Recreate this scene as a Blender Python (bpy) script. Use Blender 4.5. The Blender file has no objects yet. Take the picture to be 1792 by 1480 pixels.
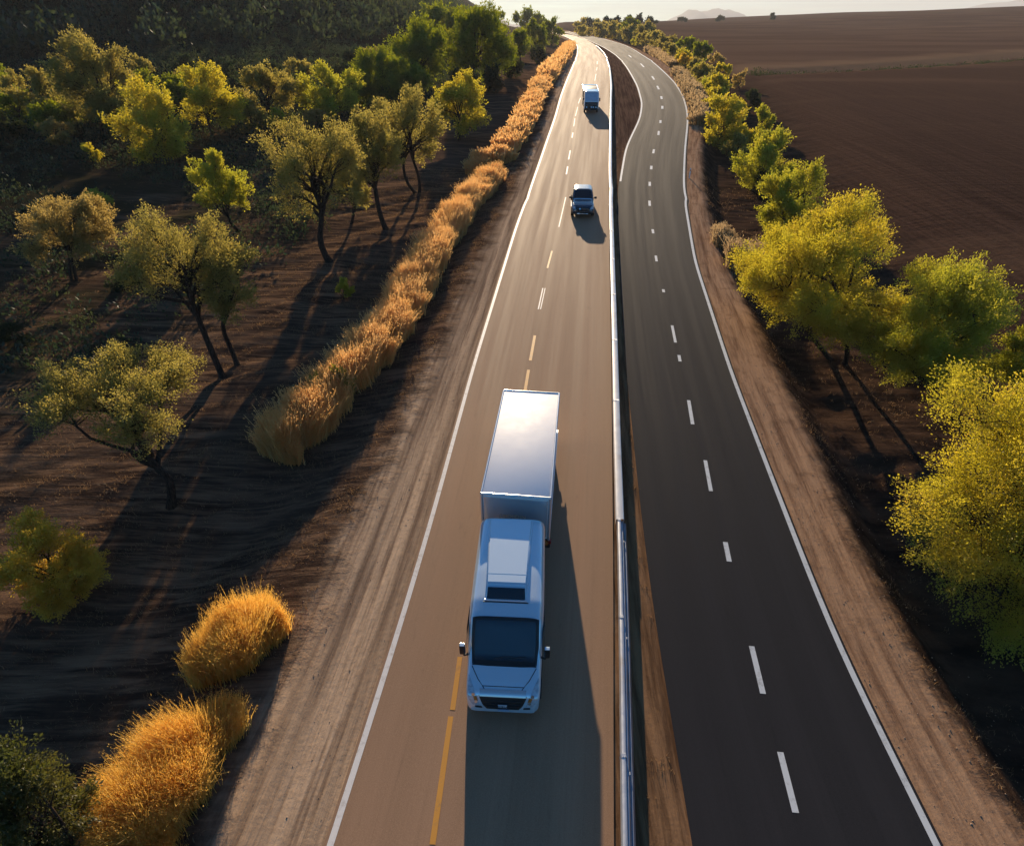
import bpy, bmesh, math, random
import numpy as np
from mathutils import Vector, Matrix

random.seed(7)
R = np.random.default_rng(7)
C = bpy.context.scene.collection
sc = bpy.context.scene
rad = math.radians

# ---------------------------------------------------------------- camera model
F, YH, CH = 1050.0, 34.0, 17.0            # focal length in px of the 1792 px frame, horizon row, height
PIT = math.atan((740 - YH) / F)
cp, sp = math.cos(PIT), math.sin(PIT)
SUN_AZ, SUN_EL = rad(-2.0), rad(15)


def ss(a, b, x):
    t = np.clip((np.asarray(x, float) - a) / (b - a), 0, 1)
    return t * t * (3 - 2 * t)


# the road climbs gently away from the viewer
_gy = np.arange(-400, 3000, 1.0)
_sl = 0.05 * ss(0, 15, _gy) * (1 - ss(80, 220, _gy))
_gz = np.cumsum(_sl) * 1.0


def base(Y):
    return np.interp(Y, _gy, _gz)


def ray(px, py):
    a, b = (px - 896) / F, (py - 740) / F
    return np.array([a, cp - b * sp, -sp - b * cp])


def hit(px, py, h=None, lift=0.0):
    h = h or (lambda x, y: base(y))
    d = ray(px, py)
    t, step = 4.0, 0.5
    prev = t
    while t < 9000:
        p = d * t
        if CH + p[2] < float(h(p[0], p[1])) + lift:
            lo, hi = prev, t
            for _ in range(40):
                m = .5 * (lo + hi)
                q = d * m
                if CH + q[2] < float(h(q[0], q[1])) + lift: hi = m
                else: lo = m
            q = d * hi
            return np.array([q[0], q[1], float(h(q[0], q[1])) + lift])
        prev = t
        t *= 1.012
    q = d * 600
    return np.array([q[0], q[1], float(h(q[0], q[1])) + lift])


def depth(p):
    return p[1] * cp + (CH - p[2]) * sp


# ---------------------------------------------------------------- road edges (ground coordinates)
def line(pts, near=-45.0):
    g = np.array([hit(x, y)[:2] for x, y in pts])
    g = g[np.argsort(g[:, 1])]
    s = (g[2, 0] - g[0, 0]) / (g[2, 1] - g[0, 1])
    g = np.vstack([[g[0, 0] + s * (near - g[0, 1]), near], g])
    return g


def smooth(g):
    ys = np.concatenate([np.arange(-45, 60, 1.0), np.arange(60, 200, 2.0), np.arange(200, 700, 5.0)])
    xs = np.interp(ys, g[:, 1], g[:, 0])
    for _ in range(6):
        xs[1:-1] = .25 * xs[:-2] + .5 * xs[1:-1] + .25 * xs[2:]
    return np.stack([xs, ys], 1)


E_LL = smooth(line([(566, 1480), (698, 1075), (750, 903), (821, 650), (900, 398), (930, 318), (970, 204), (980, 168),
                    (1000, 119), (1009, 97), (1010, 82), (1004, 72), (990, 65), (978, 61)]))
E_LR = smooth(line([(1074, 1480), (1073, 1000), (1070, 650), (1067, 480), (1065, 330), (1066, 172), (1068, 150), (1064, 113),
                    (1054, 90), (1039, 77), (1024, 69), (1005, 62.5), (990, 60)]))
E_RL = smooth(line([(1212, 1480), (1142, 1060), (1119, 876), (1096, 650), (1085, 480), (1079, 340), (1093, 259), (1118, 208),
                    (1122, 182), (1114, 152), (1093, 115), (1077, 97), (1057, 84), (1036, 74), (1010, 63)]))
E_RR = smooth(line([(1652, 1480), (1485, 1150), (1442, 1050), (1355, 831), (1285, 653), (1220, 458), (1201, 350), (1199, 330),
                    (1201, 263), (1206, 212), (1204, 192), (1197, 168), (1183, 146), (1162, 125), (1138, 105), (1110, 87),
                    (1093, 79), (1060, 69), (1025, 62)]))
S_L = smooth(line([(345, 1480), (440, 1290), (545, 1060), (630, 900), (700, 750), (760, 620), (830, 470), (900, 330),
                   (948, 220), (990, 115), (1000, 92), (1001, 80), (990, 69), (970, 62)]))
S_R = smooth(line([(1800, 1480), (1640, 1240), (1560, 1095), (1470, 910), (1437, 830), (1380, 700), (1335, 610), (1288, 510),
                   (1250, 425), (1225, 340), (1224, 260), (1228, 205), (1215, 165), (1185, 130), (1150, 103), (1115, 85),
                   (1070, 69), (1030, 61)]))


def ex(E, Y):
    return np.interp(Y, E[:, 1], E[:, 0])


# ---------------------------------------------------------------- numpy noise
def _hash(i, j, s):
    h = (i * 374761393 + j * 668265263 + s * 1442695041) & 0xffffffff
    h = ((h ^ (h >> 13)) * 1274126177) & 0xffffffff
    return ((h ^ (h >> 16)) & 0xffff) / 65535.0


def vnoise(x, y, s=0):
    x = np.asarray(x, float); y = np.asarray(y, float)
    i, j = np.floor(x).astype(np.int64), np.floor(y).astype(np.int64)
    u, v = x - i, y - j
    u, v = u * u * (3 - 2 * u), v * v * (3 - 2 * v)
    a, b = _hash(i, j, s), _hash(i + 1, j, s)
    c, d = _hash(i, j + 1, s), _hash(i + 1, j + 1, s)
    return (a * (1 - u) + b * u) * (1 - v) + (c * (1 - u) + d * u) * v


def fbm(x, y, s=0, o=4):
    r, a = 0, .5
    for k in range(o):
        r = r + a * vnoise(x, y, s + k)
        x, y, a = x * 2.03 + 7.1, y * 2.03 + 3.7, a * .5
    return r


SA = rad(33)                               # direction of the furrow-like streaks on the left slope


HD = None


def hedge_line(X):
    return HD[0][1] + (X - HD[0][0]) * (HD[1][1] - HD[0][1]) / (HD[1][0] - HD[0][0])


def terrain(X, Y):
    X = np.asarray(X, float); Y = np.asarray(Y, float)
    b = base(Y)
    dl = ex(S_L, Y) - X
    dr = X - ex(S_R, Y)
    z = b - 0.05
    # left slope and hill
    a = X * math.cos(SA) + Y * math.sin(SA)
    c = -X * math.sin(SA) + Y * math.cos(SA)
    z = z - 0.9 * ss(0, 6, dl) + ss(0.3, 3, dl) * ((fbm(a * .12, c * .7, 3, 2) - .5) * .5 + (fbm(a * .07, c * .22, 9) - .5) * .8)
    far = ss(70, 300, Y)
    z = z + 84 * ss(20, 205, dl) * far + ss(30, 120, dl) * far * (fbm(X * .02, Y * .02, 5) - .5) * 14
    z = z + 2.2 * ss(20, 70, dl) * (1 - far)
    # shoulders: wheel ruts
    inl = ss(-4.5, -1, dl) * (1 - ss(0, 1.5, dl))
    z = z + inl * (fbm((X - ex(E_LL, Y)) * 1.4, Y * .05, 21, 2) - .5) * .2
    inr = ss(-2.2, -.6, dr) * (1 - ss(.5, 2, dr))
    z = z + inr * (fbm((X - ex(E_RR, Y)) * 1.2, Y * .12, 27, 2) - .5) * .25
    # right bank, gully and field
    z = z - 1.7 * ss(0, 2.6, dr) + 1.9 * ss(7, 26, dr)
    z = z + ss(1, 4, dr) * (1 - ss(10, 20, dr)) * (fbm(X * .35, Y * .5, 13) - .5) * .7
    rr = np.hypot(X, Y)
    fld = ss(8, 30, dr)
    z = z + fld * ss(120, 820, rr) * (7 + 17 * ss(150, 700, X))
    z = z + fld * ss(60, 200, rr) * (fbm(X * .006, Y * .006, 31, 2) - .5) * 5
    if HD is not None: z = z - fld * 1.8 * np.exp(-((Y - hedge_line(X)) / 3.5) ** 2) * ss(10, 30, dr)
    z = z - 75 * ss(1150, 3000, rr)
    return z


HD = (hit(1310, 131, terrain), hit(1792, 100, terrain))


# ---------------------------------------------------------------- object helpers
def tag(o, label=None, cat=None, group=None, kind=None):
    if label: o['label'] = label
    if cat: o['category'] = cat
    if group: o['group'] = group
    if kind: o['kind'] = kind
    return o


def empty(name, loc, rot=(0, 0, 0)):
    o = bpy.data.objects.new(name, None)
    C.objects.link(o)
    o.location = [float(v) for v in loc]
    o.rotation_euler = rot
    o.empty_display_size = .3
    return o


def arr_mesh(name, V, Q, smooth_=False, attrs=None, uv=None):
    V = np.asarray(V, np.float32).reshape(-1, 3)
    Q = np.asarray(Q, np.int32)
    k = Q.shape[1]
    me = bpy.data.meshes.new(name)
    me.vertices.add(len(V)); me.vertices.foreach_set('co', V.ravel())
    me.loops.add(Q.size); me.loops.foreach_set('vertex_index', Q.ravel())
    me.polygons.add(len(Q))
    me.polygons.foreach_set('loop_start', np.arange(0, Q.size, k, dtype=np.int32))
    me.polygons.foreach_set('loop_total', np.full(len(Q), k, np.int32))
    me.polygons.foreach_set('use_smooth', np.full(len(Q), smooth_, bool))
    for n, d in (attrs or {}).items():
        at = me.attributes.new(n, 'FLOAT', 'POINT')
        at.data.foreach_set('value', np.asarray(d, np.float32))
    if uv is not None:
        u = me.uv_layers.new(name='UVMap')
        u.data.foreach_set('uv', np.asarray(uv, np.float32)[Q.ravel()].ravel())
    me.update(calc_edges=True)
    return me


def obj(name, me, mat=None, parent=None, **kw):
    o = bpy.data.objects.new(name, me)
    C.objects.link(o)
    if mat: me.materials.append(mat)
    if parent: o.parent = parent
    tag(o, **kw)
    return o


class MB:
    """collects shapes; build() links them as one mesh object"""
    def __init__(s): s.bm = bmesh.new()

    def box(s, x0, x1, y0, y1, z0, z1, bev=0.0, seg=2):
        t = bmesh.new()
        bmesh.ops.create_cube(t, size=1)
        for v in t.verts:
            v.co = Vector(((x0 + x1) / 2 + v.co.x * (x1 - x0), (y0 + y1) / 2 + v.co.y * (y1 - y0), (z0 + z1) / 2 + v.co.z * (z1 - z0)))
        if bev: bmesh.ops.bevel(t, geom=t.edges[:], offset=bev, segments=seg, affect='EDGES', profile=.5)
        s._add(t); return s

    def _add(s, t, M=None):
        if M is not None: bmesh.ops.transform(t, matrix=M, verts=t.verts[:])
        bmesh.ops.recalc_face_normals(t, faces=t.faces[:])
        me = bpy.data.meshes.new('tmp'); t.to_mesh(me); t.free()
        s.bm.from_mesh(me); bpy.data.meshes.remove(me)

    def tube(s, pts, r, n=8):
        pts = [Vector(p) for p in pts]
        rs = r if hasattr(r, '__len__') else [r] * len(pts)
        t = bmesh.new(); rings = []
        for i, p in enumerate(pts):
            d = (pts[min(i + 1, len(pts) - 1)] - pts[max(i - 1, 0)]).normalized()
            u = d.orthogonal().normalized() if abs(d.z) > .9 else d.cross(Vector((0, 0, 1))).normalized()
            w = d.cross(u)
            rings.append([t.verts.new(p + (u * math.cos(2 * math.pi * k / n) + w * math.sin(2 * math.pi * k / n)) * rs[i]) for k in range(n)])
        for a, b in zip(rings[:-1], rings[1:]):
            for k in range(n): t.faces.new((a[k], a[(k + 1) % n], b[(k + 1) % n], b[k]))
        t.faces.new(rings[0]); t.faces.new(rings[-1])
        s._add(t); return s

    def lathe(s, prof, c, axis='X', n=28):
        """prof: (radius, offset along the axis)"""
        t = bmesh.new(); rings = []
        for r, h in prof:
            ring = []
            for k in range(n):
                a = 2 * math.pi * k / n
                ring.append(t.verts.new((c[0] + h, c[1] + r * math.cos(a), c[2] + r * math.sin(a)) if axis == 'X'
                                        else (c[0] + r * math.cos(a), c[1] + r * math.sin(a), c[2] + h)))
            rings.append(ring)
        for a, b in zip(rings[:-1], rings[1:]):
            for k in range(n): t.faces.new((a[k], a[(k + 1) % n], b[(k + 1) % n], b[k]))
        t.faces.new(rings[0]); t.faces.new(rings[-1])
        s._add(t); return s

    def grid(s, P):
        """P: rows of points"""
        t = bmesh.new()
        vs = [[t.verts.new(p) for p in row] for row in P]
        for a, b in zip(vs[:-1], vs[1:]):
            for k in range(len(a) - 1): t.faces.new((a[k], a[k + 1], b[k + 1], b[k]))
        me = bpy.data.meshes.new('tmp'); t.to_mesh(me); t.free(); s.bm.from_mesh(me); bpy.data.meshes.remove(me)
        return s

    def build(s, name, mat, parent=None, M=None, smooth_=False, **kw):
        if M is not None: bmesh.ops.transform(s.bm, matrix=M, verts=s.bm.verts[:])
        me = bpy.data.meshes.new(name); s.bm.to_mesh(me); s.bm.free()
        if smooth_:
            me.polygons.foreach_set('use_smooth', np.ones(len(me.polygons), bool))
            me.set_sharp_from_angle(angle=rad(38))
        return obj(name, me, mat, parent, **kw)


# ---------------------------------------------------------------- materials
def newmat(name):
    m = bpy.data.materials.new(name); m.use_nodes = True
    nt = m.node_tree; nt.nodes.clear()
    out = nt.nodes.new('ShaderNodeOutputMaterial')
    return m, nt, out


class N:
    def __init__(s, nt): s.nt = nt

    def __call__(s, typ, ins=None, **props):
        n = s.nt.nodes.new('ShaderNode' + typ)
        for k, v in props.items(): setattr(n, k, v)
        for k, v in (ins or {}).items():
            i = n.inputs[k]
            if isinstance(v, bpy.types.NodeSocket): s.nt.links.new(v, i)
            else: i.default_value = v
        return n

    def math(s, op, a, b=0.0, c=None, clamp=False):
        n = s('Math', operation=op, use_clamp=clamp)
        for i, v in enumerate((a, b) if c is None else (a, b, c)):
            if isinstance(v, bpy.types.NodeSocket): s.nt.links.new(v, n.inputs[i])
            else: n.inputs[i].default_value = v
        return n.outputs[0]

    def rng(s, v, a, b, c=0.0, d=1.0):
        return s('MapRange', {'Value': v, 'From Min': a, 'From Max': b, 'To Min': c, 'To Max': d}, interpolation_type='SMOOTHSTEP').outputs[0]

    def mix(s, f, a, b):
        n = s('Mix', data_type='RGBA')
        for i, v in ((0, f), (6, a), (7, b)):
            if isinstance(v, bpy.types.NodeSocket): s.nt.links.new(v, n.inputs[i])
            else: n.inputs[i].default_value = v if i == 0 else (*v, 1)[:4]
        return n.outputs[2]

    def noise(s, vec, scale, detail=4, rough=.55, w=None):
        n = s('TexNoise', {'Vector': vec, 'Scale': scale, 'Detail': detail, 'Roughness': rough})
        return n.outputs[0]

    def mapv(s, vec, sc_=(1, 1, 1), rz=0.0):
        return s('Mapping', {'Vector': vec, 'Scale': sc_, 'Rotation': (0, 0, rz)}).outputs[0]


def pmat(name, col, rough=.5, metal=0.0, coat=0.0, var=.12, scale=3.0, spec=.5, dirt=None, rv=.15):
    m, nt, out = newmat(name); n = N(nt)
    tc = n('TexCoord').outputs['Object']
    nz = n.noise(tc, scale, 5)
    c2 = tuple(c * (1 - var) for c in col)
    colr = n.mix(n.rng(nz, .35, .65), col, c2)
    if dirt: colr = n.mix(n.rng(n.noise(tc, scale * .5, 6, .65), .52, .75, 0, .6), colr, dirt)
    r = n.rng(n.noise(tc, scale * 4, 3), .3, .7, rough * (1 - rv), min(1, rough * (1 + rv)))
    b = n('BsdfPrincipled', {'Base Color': colr, 'Roughness': r, 'Metallic': metal, 'Coat Weight': coat, 'Coat Roughness': .06,
                             'Specular IOR Level': spec})
    nt.links.new(b.outputs[0], out.inputs[0])
    return m


def ground_material():
    m, nt, out = newmat('ground'); n = N(nt)
    P = n('NewGeometry').outputs['Position']
    at = lambda k: n('Attribute', attribute_name=k).outputs['Fac']
    dl, dr, el, er, am = at('dl'), at('dr'), at('el'), at('er'), at('am')
    yy = n('SeparateXYZ', {0: P}).outputs[1]
    # left slope: dry soil with long raked streaks and dead grass
    pst = n.mapv(P, (.10, .9, 1), -SA)
    st = n.noise(pst, 1.6, 6, .62)
    st2 = n.noise(n.mapv(P, (.16, 2.6, 1), -SA), 2.2, 5, .65)
    blot = n.noise(P, .12, 5, .6)
    fine = n.noise(P, 5.0, 5, .7)
    c1 = n.mix(n.rng(st, .42, .66), (.050, .031, .021), (.23, .135, .078))
    c1 = n.mix(n.rng(blot, .40, .62, 0, .6), c1, (.075, .048, .034))
    c1 = n.mix(n.rng(fine, .45, .75, 0, .3), c1, (.15, .09, .052))
    c1 = n.mix(n.rng(st2, .50, .66, 0, .6), c1, (.22, .135, .08))
    c1 = n.mix(n.rng(st2, .46, .34, 0, .6), c1, (.026, .017, .013))
    veg = n.math('MULTIPLY', n.rng(dl, 12, 30), n.rng(n.noise(P, .22, 4), .42, .6), clamp=True)
    c1 = n.mix(n.math('MULTIPLY', veg, .75), c1, (.030, .032, .016))
    c1 = n.mix(n.rng(dl, 18, 60, 0, .85), c1, (.020, .021, .012))
    # right gully and ploughed field
    c2 = n.mix(n.rng(n.noise(n.mapv(P, (.25, .8, 1), .3), 1.2, 6, .65), .35, .68), (.026, .017, .013), (.085, .050, .032))
    rows = n.noise(n.mapv(P, (3.2, .05, 1), -.55), 1.0, 4, .6)
    fl = n.mix(n.rng(n.noise(P, .02, 5, .6), .32, .68), (.046, .026, .018), (.074, .043, .030))
    fl = n.mix(n.rng(n.noise(P, 2.2, 6, .75), .42, .60, 0, .75), fl, (.030, .016, .011))
    fl = n.mix(n.rng(n.noise(n.mapv(P, (1.6, .10, 1), -.55), .5, 4, .7), .48, .62, 0, .5), fl, (.035, .019, .013))
    fl = n.mix(n.rng(rows, .4, .65, 0, .4), fl, (.115, .064, .040))
    fl = n.mix(n.rng(n.noise(n.mapv(P, (.35, 1.6, 1), .12), .02, 3), .54, .64, 0, .5), fl, (.15, .088, .054))
    hd = at('hd')
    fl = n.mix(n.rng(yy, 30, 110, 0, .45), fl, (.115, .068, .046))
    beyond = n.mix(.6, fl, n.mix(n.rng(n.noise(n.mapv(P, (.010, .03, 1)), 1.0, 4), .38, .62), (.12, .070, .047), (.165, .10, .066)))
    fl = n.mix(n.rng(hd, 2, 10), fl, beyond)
    strip_ = n.math('MULTIPLY', n.rng(hd, 1, 5), n.rng(n.math('ADD', hd, n.math('MULTIPLY', n.noise(P, .05, 4), 26.0)), 26, 46, 1, 0))
    fl = n.mix(n.math('MULTIPLY', strip_, .7), fl, (.23, .145, .085))
    c2 = n.mix(n.rng(dr, 9, 20), c2, fl)
    # shoulders: pale driven earth, streaked along the road
    vl = n('CombineXYZ', {0: el, 1: n.math('MULTIPLY', yy, .035), 2: 0.0}).outputs[0]
    vr = n('CombineXYZ', {0: er, 1: n.math('MULTIPLY', yy, .07), 2: 0.0}).outputs[0]
    sl = n.noise(vl, 2.6, 6, .68)
    sr = n.noise(vr, 2.2, 6, .7)
    cl = n.mix(n.rng(sl, .32, .58), (.22, .145, .095), (.64, .45, .29))
    slb = n.noise(n('CombineXYZ', {0: el, 1: n.math('MULTIPLY', yy, .02), 2: 3.0}).outputs[0], .75, 3, .6)
    cl = n.mix(n.rng(slb, .38, .58, .55, 0), cl, (.19, .125, .08))
    cl = n.mix(n.rng(fine, .42, .7, 0, .3), cl, (.20, .13, .085))
    cr = n.mix(n.rng(sr, .30, .60), (.19, .105, .062), (.46, .28, .165))
    cr = n.mix(n.rng(n.noise(P, 1.1, 5, .7), .5, .72, 0, .5), cr, (.15, .085, .05))
    cm = n.mix(n.rng(sr, .36, .64), (.10, .055, .03), (.29, .165, .085))
    cm = n.mix(n.rng(yy, 55, 90), cm, n.mix(n.rng(sl, .4, .6), (.075, .043, .03), (.15, .09, .06)))
    jit = n.math('MULTIPLY_ADD', n.noise(P, .55, 5, .65), 3.4, -1.7)
    ml = n.rng(n.math('ADD', dl, jit), -.9, .8, 1, 0)
    jr = n.math('MULTIPLY_ADD', n.noise(P, .7, 5, .65), 1.8, -.9)
    mr = n.rng(n.math('ADD', dr, jr), -.3, .9, 1, 0)
    side = n.rng(am, -.5, .5)
    c = n.mix(side, n.mix(ml, c1, cl), n.mix(mr, c2, cr))
    md = at('md')
    c = n.mix(md, c, cm)
    shd = n.math('MAXIMUM', n.math('MULTIPLY', md, 1.0), n.math('ADD', n.math('MULTIPLY', ml, n.math('SUBTRACT', 1.0, side)), n.math('MULTIPLY', mr, side)), clamp=True)
    rk = n.math('ADD', n.math('MULTIPLY', sl, n.math('SUBTRACT', 1.0, side)), n.math('MULTIPLY', sr, side))
    stm = n.math('ADD', n.math('MULTIPLY', st, n.math('SUBTRACT', 1.0, shd)), n.math('MULTIPLY', rk, shd))
    hgt = n.math('ADD', n.math('MULTIPLY', stm, .8), n.math('ADD', n.math('MULTIPLY', fine, n.math('MULTIPLY_ADD', shd, -.13, .25)), n.math('MULTIPLY', n.noise(P, 2.2, 6, .75), n.math('MULTIPLY_ADD', shd, -.42, .5))))
    bmp = n('Bump', {'Strength': .75, 'Distance': .16, 'Height': hgt}).outputs[0]
    b = n('BsdfPrincipled', {'Base Color': c, 'Roughness': 1.0, 'Specular IOR Level': 0.0, 'Normal': bmp})
    nt.links.new(b.outputs[0], out.inputs[0])
    return m


def road_material(name, c0, c1, rough, spec, seam):
    m, nt, out = newmat(name); n = N(nt)
    P = n('NewGeometry').outputs['Position']
    uv = n('UVMap').outputs[0]
    s = n('SeparateXYZ', {0: uv})
    u, v = s.outputs[0], s.outputs[1]
    vec = n('CombineXYZ', {0: u, 1: n.math('MULTIPLY', v, .018), 2: 0.0}).outputs[0]
    st = n.noise(vec, 1.4, 5, .6)
    stf = n.noise(vec, 9.0, 4, .6)
    bl = n.noise(P, .25, 5, .6)
    agg = n.noise(P, 38.0, 3, .7)
    c = n.mix(n.rng(st, .3, .7), c0, c1)
    c = n.mix(n.rng(stf, .45, .75, 0, .35), c, tuple(x * .72 for x in c0))
    c = n.mix(n.rng(bl, .5, .7, 0, .3), c, tuple(x * .78 for x in c1))
    # tyre-polished tracks, about 1.7 m apart in each lane
    wt = n.math('PINGPONG', n.math('ADD', u, .35), .9)
    c = n.mix(n.rng(wt, .25, .75, .28, 0), c, tuple(x * seam for x in c0))
    c = n.mix(n.rng(agg, .35, .75, 0, .35), c, tuple(min(1, x * 1.5) for x in c1))
    oil = n.math('MULTIPLY', n.rng(n.noise(n('CombineXYZ', {0: n.math('MULTIPLY', u, 1.6), 1: n.math('MULTIPLY', v, .5), 2: 5.0}).outputs[0], 1.0, 5, .7), .60, .72), .35)
    c = n.mix(oil, c, tuple(x * .55 for x in c0))
    bmp = n('Bump', {'Strength': .25, 'Distance': .01, 'Height': agg}).outputs[0]
    r = n.rng(st, .3, .7, rough - .06, rough + .06)
    b = n('BsdfPrincipled', {'Base Color': c, 'Roughness': r, 'Specular IOR Level': spec, 'Normal': bmp})
    nt.links.new(b.outputs[0], out.inputs[0])
    return m


def paint_material(name, col, worn):
    m, nt, out = newmat(name); n = N(nt)
    P = n('NewGeometry').outputs['Position']
    w = n.rng(n.noise(P, 3.0, 6, .75), .5, .72, 0, .75)
    b = n('BsdfPrincipled', {'Base Color': n.mix(w, col, worn), 'Roughness': .6, 'Specular IOR Level': .35})
    nt.links.new(b.outputs[0], out.inputs[0])
    return m


def leaf_material(name, a, b_, c3, tr=.55, sat=1.15):
    """a, b_: two leaf colours of the same plant, c3: dry leaves"""
    m, nt, out = newmat(name); n = N(nt)
    P = n('NewGeometry').outputs['Position']
    v = n('Attribute', attribute_name='leafv').outputs['Fac']
    cl = n.noise(P, .55, 2)
    f = n.math('ADD', n.math('MULTIPLY', v, .45), n.math('MULTIPLY', n.rng(cl, .35, .65), .6), clamp=True)
    c = n.mix(f, a, b_)
    c = n.mix(n.rng(v, .82, 1.0, 0, .8), c, c3)
    d = n('BsdfDiffuse', {'Color': c})
    hsv = n('HueSaturation', {'Hue': .49, 'Saturation': sat, 'Value': 1.5, 'Color': c})
    t = n('BsdfTranslucent', {'Color': hsv.outputs[0]})
    g = n('BsdfGlossy', {'Color': (1, 1, 1, 1), 'Roughness': .5})
    mx = n('MixShader', {0: tr, 1: d.outputs[0], 2: t.outputs[0]})
    mx2 = n('MixShader', {0: .03, 1: mx.outputs[0], 2: g.outputs[0]})
    nt.links.new(mx2.outputs[0], out.inputs[0])
    return m


def bark_material():
    m, nt, out = newmat('bark'); n = N(nt)
    tc = n('TexCoord').outputs['Object']
    z = n.noise(n.mapv(tc, (9, 9, 1.6)), 2.0, 6, .7)
    c = n.mix(n.rng(z, .35, .65), (.018, .012, .009), (.075, .05, .035))
    bmp = n('Bump', {'Strength': .9, 'Distance': .05, 'Height': z}).outputs[0]
    b = n('BsdfPrincipled', {'Base Color': c, 'Roughness': .95, 'Specular IOR Level': .15, 'Normal': bmp})
    nt.links.new(b.outputs[0], out.inputs[0])
    return m


LM = {
    'yellow': leaf_material('leaf_yellow', (.36, .345, .036), (.50, .425, .048), (.56, .39, .09), .6, 1.05),
    'lime': leaf_material('leaf_lime', (.28, .305, .034), (.43, .40, .044), (.50, .40, .07), .6, 1.05),
    'olive': leaf_material('leaf_olive', (.225, .21, .048), (.35, .295, .068), (.44, .33, .10), .6, 1.05),
    'gold': leaf_material('leaf_gold', (.50, .38, .05), (.58, .43, .06), (.60, .40, .09), .6, 1.05),
    'green': leaf_material('leaf_green', (.11, .15, .024), (.23, .25, .034), (.32, .29, .06), .58),
    'dark': leaf_material('leaf_dark', (.022, .034, .011), (.045, .055, .016), (.07, .055, .02), .4),
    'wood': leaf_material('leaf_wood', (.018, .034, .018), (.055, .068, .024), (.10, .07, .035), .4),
    'dull': leaf_material('leaf_dull', (.060, .075, .020), (.11, .105, .03), (.16, .13, .05), .5),
    'brown': leaf_material('leaf_brown', (.28, .22, .06), (.38, .29, .075), (.42, .28, .10), .6, 1.0),
}
GM = {
    'orange': leaf_material('grass_orange', (.64, .41, .085), (.66, .46, .11), (.66, .52, .20), .58, 1.05),
    'straw': leaf_material('grass_straw', (.64, .385, .115), (.66, .43, .155), (.66, .52, .25), .58, 1.0),
    'tan': leaf_material('grass_tan', (.32, .23, .10), (.38, .28, .13), (.44, .34, .17), .5, .95),
    'dry': leaf_material('grass_dry', (.17, .115, .06), (.22, .15, .08), (.27, .19, .10), .45),
}
BARK = bark_material()


# ---------------------------------------------------------------- vegetation
def unit(v):
    return v / np.maximum(np.linalg.norm(v, axis=-1, keepdims=True), 1e-9)


def leaves(P, D, L, Wd, rng):
    """one folded diamond leaf per point, long axis roughly along D"""
    n = len(P)
    d = unit(D + rng.normal(0, .55, (n, 3)))
    r = unit(rng.normal(0, 1, (n, 3)))
    s = unit(np.cross(d, r))
    L = np.asarray(L).reshape(-1, 1) * np.ones((n, 1)); Wd = np.asarray(Wd).reshape(-1, 1) * np.ones((n, 1))
    up = np.cross(s, d) * L * .12
    V = np.stack([P, P + d * L * .5 + s * Wd * .5 + up, P + d * L, P + d * L * .5 - s * Wd * .5 + up], 1).reshape(-1, 3)
    Q = np.arange(4 * n).reshape(n, 4)
    return V, Q


def tubes(paths, sides=6):
    Vs, Qs, o = [], [], 0
    for pts, rs in paths:
        pts = np.asarray(pts, float); k = len(pts)
        t = unit(np.gradient(pts, axis=0))
        ref = np.array([.31, .95, .05])
        u = unit(np.cross(t, ref)); w = np.cross(t, u)
        ang = np.arange(sides) * 2 * math.pi / sides
        ring = pts[:, None] + np.asarray(rs)[:, None, None] * (np.cos(ang)[None, :, None] * u[:, None] + np.sin(ang)[None, :, None] * w[:, None])
        Vs.append(ring.reshape(-1, 3))
        i = np.arange(k - 1)[:, None] * sides; j = np.arange(sides)[None, :]; j2 = (j + 1) % sides
        Qs.append(np.stack([i + j, i + j2, i + sides + j2, i + sides + j], -1).reshape(-1, 4) + o)
        o += k * sides
    return np.concatenate(Vs), np.concatenate(Qs)


def bend(a, b, k, amp, rng, sag=0.0):
    t = np.linspace(0, 1, k)[:, None]
    L = np.linalg.norm(b - a)
    off = rng.normal(0, 1, 3) * amp * L
    off2 = rng.normal(0, 1, 3) * amp * .5 * L
    return a + (b - a) * t + off * np.sin(math.pi * t) + off2 * np.sin(2 * math.pi * t) + np.array([0, 0, sag * L]) * np.sin(math.pi * t)


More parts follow.
